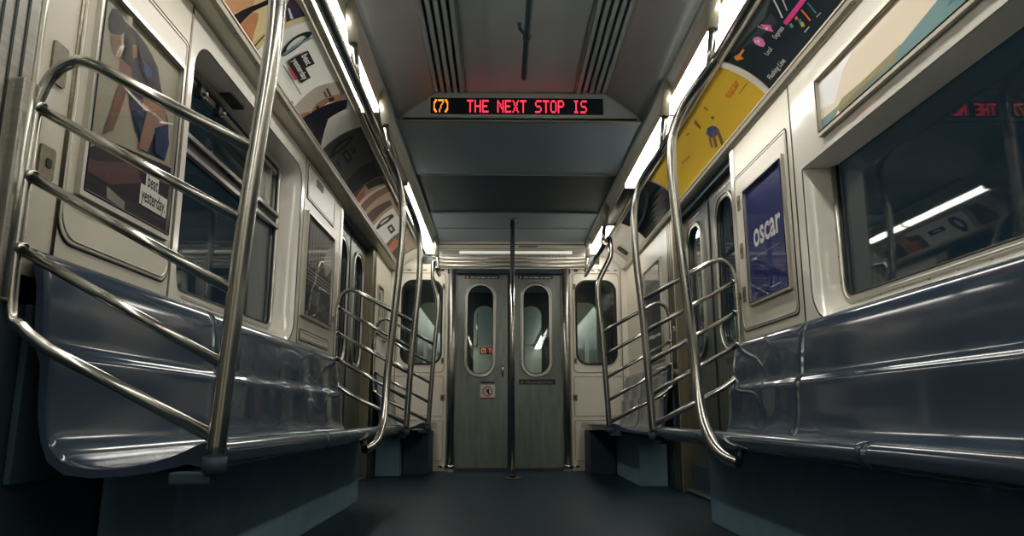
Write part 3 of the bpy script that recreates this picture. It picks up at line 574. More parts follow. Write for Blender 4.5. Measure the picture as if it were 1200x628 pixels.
# end bulkhead with its double door ----------------------------
def end_wall(y, name, full=True):
    W = EP(y); mb = MB()
    for s in (-1, 1):
        a0, a1 = sorted((s*.63, s*1.245))
        w0, w1 = sorted((s*.70, s*1.105))
        mb.ring(W, rr(a0, a1, .95, 2.05, 0), rr(w0, w1, 1.06, 1.92, .11), -.03, 0, M['endwall'])
        mb.prism(W, [(a0, 0), (a1, 0), (a1, .95), (a0, .95)], -.03, 0, M['endwall'])
    mb.prism(W, [(-1.36, 2.045), (1.36, 2.045), (1.36, 2.62), (-1.36, 2.62)], -.03, 0, M['endwall'])
    mb.prism(W, [(-1.36, 0), (-1.24, 0), (-1.24, 2.05), (-1.36, 2.05)], -.03, -.001, M['dark'])
    mb.prism(W, [(1.24, 0), (1.36, 0), (1.36, 2.05), (1.24, 2.05)], -.03, -.001, M['dark'])
    return W, mb
W, mb = end_wall(YE, 'wall_end')
for s in (-1, 1):
    L = lambda a, b, c, d, r: rr(*sorted((s*a, s*b)), c, d, r)
    bead(mb, W, L(.665, 1.15, .975, 2.005, .05), .005, M['mould'], .002)
    bead(mb, W, L(.665, 1.20, .54, .935, .02), .004, M['mould'], .002)
    bead(mb, W, L(.665, 1.20, .10, .50, .02), .004, M['mould'], .002)
    bead(mb, W, L(1.165, 1.168, .6, 2.04, .001), .003, M['bronze'], .001)
we = mb.build('wall_end', kind='structure')
for s in (-1, 1):
    w0, w1 = sorted((s*.70, s*1.105)); r = thing('window_3' if s < 0 else 'window_4', (s*.9, YE, 1.06), kind='structure')
    mb = MB(); mb.ring(W, rr(w0-.012, w1+.012, 1.048, 1.932, .12), rr(w0+.006, w1-.006, 1.066, 1.914, .105), -.01, .008, M['rubber']); mb.build('window_frame', r)
    mb = MB(); mb.prism(W, rr(w0, w1, 1.06, 1.92, .11), -.02, -.014, M['glass']); mb.build('window_pane', r)
    for (a, z, hw, hh) in ((.672, .718, .022, .03), (.68, 1.09, .014, .03), (.68, 1.86, .014, .03), (1.17, .30, .02, .05)):
        mb = MB(); mb.prism(W, rr(s*a-hw, s*a+hw, z-hh, z+hh, .004, 3), 0, .006, M['bronze'])
        mb.prism(W, rr(s*a-hw*.35, s*a+hw*.35, z-hh*.35, z+hh*.35, .002, 3), .006, .008, M['rubber']); mb.build('latch', we)
    # notices above the windows
    mb = MB(); mb.prism(W, rr(s*.70-.022, s*.70+.022, 2.02, 2.06, .003, 3), 0, .003, M['sticker'])
    for q in (.80, .88, .95, 1.04, 1.12):
        mb.prism(W, rr(s*q-.026, s*q+.026, 2.022, 2.045, .002, 3), 0, .002, M['stwhite'])
        mb.prism(W, rr(s*q-.018, s*q+.012, 2.029, 2.038, .001, 3), .002, .003, M['sticker'])
    mb.build('notice_strip', we)
    mb = MB(); mb.prism(W, rr(s*.87-.08, s*.87+.08, 2.10, 2.18, .004, 3), 0, .004, M['sticker']); mb.build('display_window', we)

# ribbed header above the door
mb = MB()
mb.prism(W, [(-.80, 2.045), (.80, 2.045), (.80, 2.34), (-.80, 2.34)], 0, .03, M['endwall'])
for z, r, m in ((2.155, .014, 'alu'), (2.115, .014, 'alu'), (2.072, .015, 'alu')):
    mb.tube([(-.80, YE-.035, z), (.80, YE-.035, z)], r, M[m], 12)
mb.box(-.80, .80, YE-.045, YE, 2.252, 2.262, M['mould']); mb.box(-.80, .80, YE-.04, YE, 2.30, 2.306, M['groove'])
for k in range(64): mb.box(-.79+k*.0248, -.779+k*.0248, YE-.034, YE-.028, 2.176, 2.188, M['groove'])
mb.box(.10, .30, YE-.034, YE-.028, 2.275, 2.292, M['bronze'])
mb.box(-.64, .64, YE-.03, YE+.06, 1.995, 2.045, M['dark'])
mb.build('trim_4', kind='structure')
# double door
dr = thing('door_1', (0, YE+.05, 0), kind='structure')
WD = EP(YE+.03)
l1 = leaf(WD, -.54, -.012, -.298, .165, .925, 1.91, 1.995, 0, dr)
l2 = leaf(WD, .012, .54, .283, .165, .925, 1.91, 1.995, 0, dr)
stick_do_not_lean(WD, -.462, -.10, 1.945, 1.987, 0, l1); stick_do_not_lean(WD, .095, .46, 1.945, 1.987, 0, l2)
stick_do_not_lean(WD, .10, .475, .85, .905, 0, l2, fade=True)
mb = MB(); mb.box(-.014, .014, YE+.022, YE+.05, .03, 1.995, M['rubber']); mb.build('door_seal', dr)
mb = MB()
mb.prism(WD, rr(-.085, -.045, .92, 1.055, .008, 3), 0, .006, M['bronze']); mb.tube([WD(-.065, .94, .02), WD(-.065, 1.04, .02)], .008, M['steel'], 8)
mb.tube([WD(-.065, .945, 0), WD(-.065, .945, .02)], .006, M['steel'], 6); mb.tube([WD(-.065, 1.035, 0), WD(-.065, 1.035, .02)], .006, M['steel'], 6)
mb.build('door_handle', l1)
# no-smoking style sticker
f = Flat(-.292, -.142, .705, .85, M['stwhite'])
f.rect(-.292, -.142, .705, .722, (120,70,60))
f.ell(-.217, .783, .052, .052, (165,60,55), hole=.80); f.poly([(-.25, .815), (-.243, .822), (-.184, .752), (-.191, .745)], (165,60,55))
f.rect(-.238, -.205, .774, .784, (30,30,30)); f.poly([(-.215, .75), (-.205, .75), (-.20, .815), (-.225, .80)], (30,30,30))
f.build(lambda a, b, c: WD(a, b, .001+c), 'prohibition_sticker', l1)
mb = MB(); mb.prism(WD, rr(-.288, -.146, .862, .882, .002, 2), 0, .0015, M['sticker']); mb.build('warning_sticker', l1)
# jamb posts, round nosed, and their lit foot guards
for s in (-1, 1):
    mb = MB(); a0, a1 = sorted((s*.545, s*.635))
    mb.prism(W, rr(a0, a1, 0.0, 2.045, .004, 2), -.06, .012, M['brushed'])
    mb.tube([W(s*.59, .0, .012), W(s*.59, 2.045, .012)], .040, M['brushed'], 16)
    mb.build('trim_5' if s < 0 else 'trim_6', kind='structure')
    mb = MB(); mb.tube([W(s*.59-.045, .045, .055), W(s*.59+.045, .045, .055)], .018, M['steel'], 10)
    mb.tube([W(s*.63, .045, .055), W(s*.70, .045, .03)], .012, M['steel'], 8)
    mb.prism(W, rr(s*.59-.04, s*.59+.04, .0, .05, .004, 2), .03, .055, M['steel'])
    mb.build('foot_guard', label='bright steel foot guard under the %s post of the end double doors' % ('left' if s < 0 else 'right'), cat='door guard')
mb = MB(); mb.box(-.545, .545, YE-.02, YE+.10, 0, .03, M['dark']); mb.build('door_sill', dr)

# side doors -------------------------------------------------------
def side_door(side, y0, y1, name, c1, c2, gold, jm='golden'):
    Wm = WP(side, XW+.075); root = thing(name, (side*(XW+.08), (y0+y1)/2, 0), kind='structure')
    ym = (y0+y1)/2
    la = leaf(Wm, y0, ym-.006, c1, .20, .93, 1.90, 1.995, 0, root, rad=.8)
    lb = leaf(Wm, ym+.006, y1, c2, .20, .93, 1.90, 1.995, 0, root, rad=.8)
    mb = MB(); mb.box(*sorted((Wm(0, 0, .006).x, Wm(0, 0, -.03).x)), ym-.012, ym+.012, .03, 1.995, M['rubber']); mb.build('door_seal', root)
    da = -side
    stick_do_not_lean(Wm, c1-.17, c1+.17, 1.925, 1.965, 0, la, da=da); stick_do_not_lean(Wm, c2-.17, c2+.17, 1.925, 1.965, 0, lb, da=da)
    stick_do_not_lean(Wm, c1-.14, c1+.14, .85, .885, 0, la, da=da, fade=True)
    mb = MB(); mb.box(*sorted((side*(XW+.03), side*(XW+.12))), y0, y1, 0, .03, M['dark']); mb.tube([(side*(XW+.028), y0+.1, .018), (side*(XW+.028), y1, .018)], .010, M['doorsteel'], 8); mb.build('door_sill', root)
    # jambs
    mb = MB(); mb.box(*sorted((side*(XW-.004), side*(XW+.13))), y0-.075, y0, 0, 2.03, M['alu'], .006); mb.build('door_jamb', root)
    mb = MB(); mb.box(*sorted((side*(XW-.004), side*(XW+.13))), y1, y1+gold, 0, 2.03, M[jm], .006)
    for q in (.25, .5, .75): mb.box(*sorted((side*(XW-.006), side*(XW+.01))), y1+gold*q-.004, y1+gold*q+.004, 0, 2.03, M['rubber'])
    mb.build('door_jamb', root)
    return root
side_door(1, 4.005, 5.46, 'door_2', 4.375, 5.10, .22)
side_door(-1, 5.155, 6.46, 'door_3', 5.50, 6.14, .16)
side_door(-1, .02, 1.50, 'door_4', .40, 1.14, .17, 'brushed')
side_door(1, -1.95, -.55, 'door_5', -1.6, -.9, .1)
# bulkhead behind the camera
W, mb = end_wall(YB, 'wall_back')
mb.prism(EP(YB), [(-.63, 0), (.63, 0), (.63, 2.05), (-.63, 2.05)], -.03, 0, M['doorsteel'])
mb.build('wall_back', kind='structure')
# far right blank cove end piece with its small vent, and the closing pieces of both coves
for side in (-1, 1):
    mb = MB()
    n = 10; C = CV(side)
    L0 = [C(7.30, i/n, -.0) for i in range(n+1)]; L1 = [C(7.52, i/n, .03) for i in range(n+1)]
    V = mb.loft([L0, L1], M['white'], True, False)
    if side > 0:
        mb.prism(lambda a, b, c=0: C(a, b, c+.004), rr(7.0, 7.12, .18, .62, .01, 3), 0, .004, M['rubber'])
    mb.build('trim_7' if side < 0 else 'trim_8', kind='structure')
# ================================================================ LIGHTS
def fixture(side, y0, y1, lit, label):
    root = thing('ceiling_light', (X(side*.85), (y0+y1)/2, 2.22), label, 'ceiling light', 'lights along the %s cove' % ('left' if side < 0 else 'right'))
    d = lambda v: X(side*v)
    mb = MB()
    xs = sorted((d(.803), d(.901)))
    n = 8; prof = [(xs[0]+(xs[1]-xs[0])*i/n, 2.222-.022*math.sin(PI*i/n)) for i in range(n+1)]
    mb.sheet(prof, y0+.012, y1-.012, M['lamp'] if lit else M['brushed'], smooth=True, thick=.006)
    mb.build('diffuser' if lit else 'cover', root)
    for y in (y0, y1-.012):
        mb = MB(); mb.box(xs[0], xs[1], y, y+.012, 2.196, 2.262, M['alu']); mb.build('end_cap', root)
    return root
for side, L in ((1, [(-2.5, -.3, 1, 'behind'), (-.3, 1.8, 1, 'behind'), (1.8, 3.87, 1, 'above the route map advertisement'), (3.87, 5.22, 1, 'above the yellow advertisement'), (5.22, 6.32, 0, 'x'), (6.32, 7.5, 1, 'nearest the end doors')]),
                (-1, [(-2.5, -.3, 1, ''), (-.3, 1.8, 1, ''), (1.8, 3.86, 1, ''), (3.86, 5.18, 0, ''), (5.18, 6.32, 1, ''), (6.32, 7.5, 1, '')])):
    sd = 'right' if side > 0 else 'left'
    for y0, y1, lit, t in L:
        if not lit:
            lab = 'unlit metal covered light section in the %s cove above the %s' % (sd, 'dark blue advertisement' if side > 0 else 'darkened wristband advertisement')
        elif side > 0:
            lab = {'behind': 'lit fluorescent light over the right bench nearer than the route map, start %.0f' % 0}.get(t, 'lit fluorescent light in the right cove %s' % t)
            if t == 'behind': lab = 'lit fluorescent light in the right cove at the %s of the car' % ('rear' if y0 < -1 else 'near end')
        else:
            lab = {-2.5: 'lit fluorescent light in the left cove at the rear behind the viewer', -.3: 'lit fluorescent light in the left cove above the near door', 1.8: 'lit fluorescent light in the left cove above the white wristband advertisement',
                   5.18: 'lit fluorescent light in the left cove above the brown and white advertisement', 6.32: 'lit fluorescent light in the left cove nearest the end doors'}[y0]
        fixture(side, y0, y1, lit, lab.replace('fluorescent ', ''))

# ================================================================ LED SIGN
sg = thing('destination_sign', (X(.0), YS, 2.37), 'black dot matrix sign above the aisle showing an orange numeral and red words', 'electronic sign')
mb = MB(); mb.prism(E0, rr(X(-.56), X(.52), 2.378, 2.489, .004, 3), 0, .004, M['ledback']); mb.build('display_panel', sg)
mb = MB(); mb.ring(E0, rr(X(-.572), X(.532), 2.366, 2.501, .006, 3), rr(X(-.56), X(.52), 2.378, 2.489, .004, 3), 0, .007, M['ceil']); mb.build('sign_frame', sg)
ET = EP(YS-.0045)
mb = MB(); led_text(mb, '(7)', -.517, -.413, 2.392, 2.478, ET, M['orange']); mb.build('orange_lettering', sg, label='orange lit numeral in brackets')
pw_ = (.447+.302)/(16*6-1)
for wd, k in (('THE', 0), ('NEXT', 4), ('STOP', 9), ('IS', 14)):
    mb = MB(); x0_ = -.302+pw_*6*k; led_text(mb, wd, x0_, x0_+pw_*(6*len(wd)-1), 2.392, 2.476, ET, M['red']); mb.build('lit_word', sg, label='red lit word')

sl = thing('ceiling_light', (0, YE-.035, 2.2), 'added glowing band in place of reflections on the header above the end double doors', 'ceiling light')  # added glowing band imitating a reflection of the cove lights, not a fixture
mb = MB(); mb.tube([(-.52, YE-.036, 2.218), (.66, YE-.036, 2.218)], .016, M['headerglow'], 12); mb.build('diffuser', sl)  # the added glowing band itself, no real diffuser
mb = MB(); mb.box(-.80, .80, YE-.034, YE-.028, 2.192, 2.244, M['alu']); mb.build('added_band_backing', sl)
# ================================================================ SEATS
FRONT = [(1.222,.934),(1.200,.930),(1.188,.908),(1.178,.86),(1.166,.80),(1.156,.74),(1.148,.705),(1.140,.688),(1.136,.672),(1.138,.65),(1.136,.60),(1.128,.54),(1.116,.49),(1.095,.45),(1.06,.425),(1.01,.415),(.94,.422),(.88,.437),(.83,.456),(.79,.474),(.765,.482),(.745,.482),(.730,.474),(.722,.46),(.720,.445),(.726,.43),(.74,.422)]
BACK = [(.80,.436),(.86,.420),(.94,.409),(1.01,.405),(1.075,.412),(1.115,.440),(1.136,.485),(1.150,.54),(1.155,.60),(1.160,.66),(1.178,.70),(1.184,.76),(1.190,.84),(1.206,.90),(1.222,.915)]
PROF = FRONT+BACK
def smooth2(P, n=3):
    Q = smoothpath([(a, b, 0) for a, b in P], n); return [(q.x, q.y) for q in Q]
FRONT = smooth2([(1.220,.934),(1.207,.931),(1.192,.915),(1.180,.885),(1.173,.84),(1.167,.78),(1.163,.72),(1.155,.697),(1.142,.680),(1.138,.66),(1.137,.61),(1.134,.55),(1.122,.49),(1.095,.45),(1.05,.430),(.98,.424),(.90,.434),(.83,.455),(.785,.476),(.755,.484),(.732,.477),(.720,.460),(.724,.438),(.74,.422)], 3)
PROF = FRONT+BACK
NF = len(FRONT)
def bench(side, y0, y1, seams, wavefrom, label, housing=None):
    root = thing('bench_seat', (side*1.0, (y0+y1)/2, 0), label, 'bench seat')
    ys = [y0]+seams+[y1]
    for k in range(len(ys)-1):
        a, b = ys[k]+.003, ys[k+1]-.003
        n = max(8, int((b-a)/.03)); loops = []
        for i in range(n+1):
            y = a+(b-a)*i/n
            e = min(y-y0, y1-y)              # rounded outer ends
            end = max(0, 1-e/.05)
            amp = min(1, max(0, (y-wavefrom)/.35)) if wavefrom is not None else 0
            loop = []
            for j, (d, z) in enumerate(PROF):
                dd, zz = d, z
                if z > .44 and d > 1.0 and 5 <= j < NF:
                    w = math.sin(PI*min(1, (z-.44)/.46))
                    ph = 2*PI*(y-y1)/.455
                    dd -= w*.0045*amp*math.cos(ph)
                # soften the free ends: shrink towards the shell's mid line
                if end > 0:
                    q = 1-math.sqrt(max(0, 1-end*end))
                    if j > 1: zz -= .006*q if z < .5 else 0
                loop.append((side*dd, y, zz))
            loops.append(loop)
        mb = MB(); V = mb.loft(loops, M['seat'], True, True); mb.cap(V[0], M['seat']); mb.cap(V[-1], M['seat'])
        mb.build('seat_shell', root)
    mb = MB(); mb.box(*sorted((side*1.0, side*1.22)), y0+(.45 if y1-y0 > 2.5 else .35), y1-.02, 0, .385, M['seatbase'], .01)
    mb.box(*sorted((side*1.205, side*1.222)), y0+.02, y1-.02, .385, .80, M['dark'], .004); mb.build('seat_base', root)
    if housing:
        mb = MB(); mb.box(*sorted((side*.75, side*.99)), housing[0], housing[1], 0, .40, M['dark'], .012); mb.build('end_housing', root)
    return root
bench(-1, 1.73, 4.93, [2.80], 2.55, 'long blue grey moulded bench on the left, nearer the viewer')
bench(1, .68, 3.965, [1.69, 3.06], 2.95, 'long blue grey moulded bench on the right under the large window')
bench(-1, 6.52, 7.50, [], 6.5, 'short blue grey bench beside the end wall on the left', (7.02, 7.48))
bench(1, 5.55, 7.50, [6.55], 5.5, 'short blue grey bench beside the end wall on the right', (7.02, 7.48))

# ================================================================ RAILS
RP = .0205
def polex(z):
    T = [(.40,.712),(.48,.71),(.65,.70),(.98,.683),(1.15,.67),(1.4,.65),(1.6,.645),(1.72,.655)]
    for (z0, x0), (z1, x1) in zip(T, T[1:]):
        if z <= z1: return x0+(x1-x0)*(z-z0)/(z1-z0)
    return T[-1][1]
RX = .73           # overhead rail, from the roof's centre line
def railx(side): return X(side*RX)
def gate(side, y, fwd, label, short=False):
    # rail screen at the end of a bench: bent outer tube, three sloping bars, stanchion that bends into the overhead rail
    xs = side*(1 if side < 0 else 1)
    root = thing('seat_end_rail', (side*.95, y, .45), label, 'grab rail', 'sloping rail screens at the bench ends')
    px = lambda z: side*polex(z)+(.006 if side > 0 else 0)
    mb = MB()
    P = [(px(.49), y, .49), (side*1.10, y, .685), (side*1.165, y, .735), (side*1.198, y, .80), (side*1.200, y, 1.20), (side*1.192, y, 1.29), (side*1.165, y, 1.352), (side*1.115, y, 1.382), (side*1.06, y, 1.365), (px(1.155), y, 1.155)]
    Q = [P[0]]+smoothpath(P[1:9], 6)+[P[9]]
    mb.tube(Q, .0145, M['steel'], 12); mb.build('outer_tube', root)
    for za, zb in ((1.262, .982), (1.092, .815), (.918, .648)):
        mb = MB(); mb.tube([(side*1.198, y, za), (px(zb), y, zb)], .0125, M['steel'], 12)
        mb.tube([(side*1.196, y, za-.0), (side*1.184, y, za-.006)], .017, M['steel'], 10); mb.build('cross_bar', root)
    for z in (.86, 1.18):
        mb = MB(); mb.box(*sorted((side*1.20, side*1.232)), y-.012, y+.012, z-.02, z+.02, M['steel'], .004); mb.build('wall_bracket', root)
    mb = MB()
    R = railx(side); sgn = 1 if fwd > 0 else -1
    P = [(px(z), y, z) for z in (.445, .6, .8, 1.0, 1.15, 1.4, 1.6)]
    a = px(1.6)
    if short:      # the short benches' poles kink outward and rise straight before they bend into the rail
        P = [p for p in P if p[2] < 1.5]+[(a+(R-a)*.10, y, 1.54), (a+(R-a)*.55, y, 1.65), (a+(R-a)*.97, y, 1.745), (R, y+sgn*.01, 1.84), (R, y+sgn*.06, 1.90), (R, y+sgn*.20, 1.917)]
    else: P += [(a+(R-a)*.10, y, 1.72), (a+(R-a)*.38, y+sgn*.03, 1.815), (a+(R-a)*.80, y+sgn*.12, 1.89), (R, y+sgn*.26, 1.915)]
    mb.tube(smoothpath(P, 5), RP, M['steel'], 16); mb.build('stanchion', root)
    mb = MB(); mb.tube([(px(.445), y, .452), (px(.445), y, .415)], .026, M['dark'], 12); mb.box(*sorted((px(.445)-.0*side, side*.80)), y-.02, y+.02, .395, .42, M['dark'], .004); mb.build('stanchion_foot', root)
    return root
gate(-1, 1.66, 1, 'large sloping steel rail screen nearest the viewer on the left')
gate(-1, 4.96, -1, 'sloping steel rail screen at the far end of the long left bench')
gate(1, 3.94, -1, 'sloping steel rail screen at the far end of the long right bench')
gate(1, 5.52, 1, 'sloping steel rail screen at the start of the short right bench', True)
gate(-1, 6.50, 1, 'small sloping steel rail screen at the start of the short left bench', True)
gate(1, .64, 1, 'sloping steel rail screen at the near end of the long right bench')

def curved_pole(side, y, label):
    R = railx(side); o = .0 if side > 0 else .0
    P = [(side*.738, y-.335, .380), (side*.712, y-.275, .396), (side*.696, y-.205, .430), (side*.692, y-.125, .485), (side*.692, y-.07, .54), (side*.694, y-.02, .63), (side*.690, y, .78), (side*.672, y, 1.0), (side*.655, y, 1.2), (side*.638, y, 1.45), (side*.634, y, 1.60), (side*.642, y-.01, 1.72)]
    a = side*.642
    P += [(a+(R-a)*.35, y-.05, 1.825), (a+(R-a)*.75, y-.14, 1.89), (R, y-.30, 1.917)]
    root = thing('grab_pole', (side*.7, y, .37), label, 'grab pole', 'bowed poles standing before the long benches')
    mb = MB(); mb.tube(smoothpath(P, 6), RP, M['steel'], 16); mb.build('pole_tube', root)
    mb = MB(); mb.tube([(side*.742, y-.325, .385), (side*.756, y-.325, .425)], .012, M['dark'], 12); mb.build('pole_foot', root)
curved_pole(1, 2.95, 'bowed steel pole curving under the front of the long right bench')
curved_pole(-1, 3.96, 'bowed steel pole curving under the front of the long left bench')

def overhead(side, y0, y1, supports, label, hook=None):
    R = railx(side); root = thing('overhead_handrail', (R, (y0+y1)/2, 1.915), label, 'handrail', 'overhead rails above the benches')
    mb = MB(); mb.tube([(R, y0, 1.917), (R, y1, 1.917)], RP*.98, M['steel'], 16); mb.build('rail_tube', root)
    for y in supports:
        top = X(side*.778)
        mb = MB()
        P = [(R, y, 1.93), (R, y, 2.10), (R+(top-R)*.1, y, 2.16), (top, y, 2.30)]
        mb.tube([(R, y, 1.92), (R+(top-R)*.5, y, 2.12)], .0165, M['steel'], 12); mb.tube([(R+(top-R)*.45, y, 2.10), (top, y, 2.31)], .0235, M['mould'], 12)
        mb.build('support_bracket', root)
overhead(-1, 1.90, 4.72, (2.90, 3.80), 'overhead steel handrail above the long left bench')
overhead(1, .88, 3.70, (1.80, 2.76, 3.66), 'overhead steel handrail above the long right bench')
overhead(1, 5.78, 7.20, (5.96, 7.18), 'overhead steel handrail above the short right bench')
overhead(-1, 6.76, 7.20, (7.16,), 'overhead steel handrail above the short left bench')

cp_ = thing('floor_pole', (.02, 6.62, 0), 'straight vertical steel pole standing before the end double doors', 'pole')
mb = MB(); mb.tube([(.02, 6.62, .0), (.02, 6.62, 2.34)], .0215, M['steel'], 16); mb.build('pole_tube', cp_)
mb = MB(); mb.tube([(.02, 6.62, 0), (.02, 6.62, .012)], .075, M['bronze'], 20); mb.tube([(.02, 6.62, .012), (.02, 6.62, .05)], .028, M['dark'], 16); mb.build('floor_flange', cp_)
mb = MB(); mb.tube([(.02, 6.62, 2.32), (.02, 6.62, 2.336)], .04, M['steel'], 16); mb.build('ceiling_flange', cp_)

rod = thing('ceiling_handrail', (.042, 2.0, 2.45), 'dark tube hanging under the middle of the high ceiling', 'handrail')
mb = MB(); mb.tube([(.045, -2.0, 2.45), (.042, 3.90, 2.45), (.042, 3.93, 2.45), (.042, 3.945, 2.45)], .0175, M['ceildark'], 14, rfn=lambda t: 1 if t < .9 else .6); mb.build('rail_tube', rod)
for y in (3.47, 1.3):
    mb = MB(); mb.tube([(.042, y, 2.452), (.005, y+.0, 2.50), (.002, y, 2.53)], .009, M['ceildark'], 8); mb.tube([(.042, y-.02, 2.45), (.042, y+.02, 2.45)], .021, M['ceildark'], 12); mb.build('rail_bracket', rod)

# steel channel on the door pocket beside the near left screen, brushed jamb beyond it
mb = MB(); mb.box(-XW+.0, -XW+.035, 1.605, 1.65, .79, 1.315, M['brushed'], .005)
mb.tube([(-XW+.036, 1.63, .80), (-XW+.036, 1.63, 1.31)], .006, M['alu'], 8)
mb.build('wall_channel', label='upright steel channel on the wall left of the near rail screen', cat='wall channel')
# ================================================================ POSTERS AND ADVERTISEMENTS
ADS['RF'] = ADS['RF'][:1]; ADS['RB'] = ADS['RB'][1:]
ADS['LB'] = ADS['LB'][6:]
def card(side, name, label, y0, y1, bg, key, extra=None, group=None, t0=.02, t1=.985):
    f = Flat(y0, y1, t0, t1, pm(bg) if isinstance(bg, tuple) else bg)
    for c, pts in ADS.get(key, []): f.poly(pts, c)
    if extra: extra(f)
    cuts = [t0+(t1-t0)*i/10 for i in range(1, 10)]
    o = f.build(CV(side), name, None, cuts, label=label, cat='advertisement', group=group)
    return o
def band(f, y, t, sy=1.0, dark=(34,34,36), hole=(225,222,212)):
    f.ell(y, t, .052*sy, .36, dark, rot=-.13, hole=.66)
    for k in range(5): f.ell(y-.02+.012*k, t+.26-.02*k, .004, .05, (120,170,165) if hole else dark)
def adA(f): pass
GA = 'cards in the left cove'
card(-1, 'advertising_card', 'advertisement with bare athletic limbs on pale ground, first in the left cove', 1.55, 2.905, (214,196,152), 'LA', group=GA)
def adB(f):
    f.ell(3.035, .62, .040, .31, (34,34,36), rot=.10, hole=.60)
    for k in range(6): f.ell(3.066-.008*k, .40+.08*k, .004, .02, (190,210,205))
    f.poly([(3.06, .30), (3.075, .42), (3.05, .90), (3.035, .88)], (120,150,150))
    f.rect(3.13, 3.26, .56, .74, (38,36,36)); f.rect(3.13, 3.36, .36, .56, (38,36,36))
    f.text('beat', 3.145, .60, .045, (226,223,214), fit=.095, sy=3.6, bold=.0008)
    f.text('yesterday', 3.140, .42, .045, (226,223,214), fit=.205, sy=3.4, bold=.0008)
    f.rect(3.18, 3.30, .30, .345, (190,60,80)); f.rect(3.13, 3.44, .245, .262, (90,90,88)); f.rect(3.52, 3.62, .70, .74, (60,60,60)); f.rect(3.54, 3.61, .63, .66, (60,60,60))
card(-1, 'advertising_card', 'white wristband advertisement with black text block and reclining dark figure', 2.915, 4.10, (226,223,214), 'LB', adB, GA)
card(-1, 'advertising_card', 'dark grey wristband advertisement, shade put into its colours, between the white and brown ones', 4.11, 5.0, (66,68,70), 'LC', None, GA)  # shade below the unlit light section is put into the print colours
card(-1, 'advertising_card', 'brown rocks and white advertisement, furthest in the left cove', 5.01, 7.25, (170,150,130), 'LD', None, GA)
GR = 'cards in the right cove'
def adRA(f):
    f.text('Flushing Line', 3.19, .115, .034, (228,230,226), da=-1, fit=.185, sy=3.7)
    f.text('7', 3.015, .60, .04, (250,225,240), da=-1, sy=4); f.text('7', 2.905, .72, .03, (250,225,240), da=-1, sy=4)
    f.text('Local', 3.055, .40, .03, (215,218,215), da=-1, sy=4); f.text('Express', 2.92, .45, .03, (215,218,215), da=-1, sy=4)
card(1, 'advertising_card', 'black subway route card with pink line symbols in the right cove', .4, 3.255, (34,44,50), 'RA', adRA, GR)
def adRB(f):
    f.text('oscar', 3.555, .50, .060, (205,80,45), da=-1, fit=.18, sy=3.7)
    f.rect(3.34, 3.46, .40, .415, (150,110,50))
card(1, 'advertising_card', 'yellow advertisement with small orange word and blue round drawing in the right cove', 3.31, 5.07, (205, 170, 56), 'RB', adRB, GR)
mb = MB(); Cc = CV(1)
mb.prism(Cc, [(3.262, .0), (3.304, .0), (3.304, .99), (3.262, .99)], 0, .008, M['white'])
mb.prism(Cc, [(3.262, 0), (3.264, 0), (3.264, .99), (3.262, .99)], 0, .010, M['bronze']); 
# follow the curve of the cove
sep = mb; sep.bm.free()
mb = MB()
for (a0, a1, c1, m) in ((3.262, 3.304, .006, 'white'),):
    n = 10; L = []
    for i in range(n+1):
        t = i/n; L.append([Cc(a0, t, 0), Cc(a1, t, 0), Cc(a1, t, c1), Cc(a0, t, c1)])
    V = mb.loft(L, M[m], False, True); mb.cap(V[0], M[m]); mb.cap(V[-1], M[m])
mb.build('trim_9', kind='structure')
def adRC(f):
    f.poly([(5.3, .9), (5.6, .7), (5.9, .55), (6.3, .5), (6.3, .42), (5.9, .47), (5.6, .6), (5.3, .8)], (70,78,92))
card(1, 'advertising_card', 'dark blue glossy advertisement beyond the yellow one in the right cove', 5.10, 6.30, mat('navy_gloss_print', (.012,.02,.045), .12, coat=.6), 'RC', adRC, GR)

def framed(side, y0, y1, z0, z1, name, label, bg, key, extra, fw=.022, cover=True, c=.006, group=None, fm='alu'):
    W = WP(side); root = thing(name, (side*(XW-.01), (y0+y1)/2, z0), label, 'poster', group)
    f = Flat(y0, y1, z0, z1, pm(bg) if isinstance(bg, tuple) else bg)
    for col, pts in ADS.get(key, []): f.poly(pts, col)
    if extra: extra(f)
    f.build(lambda a, b, cc: W(a, b, c+cc), 'printed_sheet', root)
    mb = MB(); mb.ring(W, rr(y0-fw, y1+fw, z0-fw, z1+fw, .006, 3), rr(y0, y1, z0, z1, .002, 3), 0, c+.014, M[fm])
    mb.tube([W(a, b, c+.014) for a, b in rr(y0-.004, y1+.004, z0-.004, z1+.004, .002, 3)], .003, M['rubber'], 6, closed=True)
    mb.build('frame', root)
    if cover:
        mb = MB(); mb.prism(W, rr(y0, y1, z0, z1, .001, 2), c+.008, c+.010, M['clear']); mb.build('cover_sheet', root)
    return root
def p1(f):
    f.text('beat', 2.262, 1.258, .062, (35,36,38), da=1, fit=.068, bold=.001)
    f.text('yesterday.', 2.232, 1.205, .062, (35,36,38), da=1, fit=.165, bold=.001)
ADS['L1'] = [a for a in ADS['L1'] if a[0] != (225,222,210)]
def p1b(f):
    f.rect(2.252, 2.338, 1.252, 1.312, (225,222,210)); f.rect(2.222, 2.408, 1.190, 1.256, (225,222,210))
    p1(f)
ADS['L1'] = [({(30,90,170): (24,62,108), (10,50,110): (12,32,62), (15,60,130): (16,40,76), (15,45,95): (14,32,60)}.get(c, c), q) for c, q in ADS['L1']]
framed(-1, 1.915, 2.415, 1.140, 1.735, 'wall_poster', 'framed sports poster with leaning athlete behind the near left rail screen', (152,148,130), 'L1', p1b)
def p2(f):
    f.text('oscar', 3.690, 1.395, .185, (222,226,228), da=-1, fit=.375, bold=.004)
    f.rect(3.34, 3.70, 1.337, 1.341, (110,120,155))
    f.rect(3.36, 3.50, 1.150, 1.156, (140,145,170))
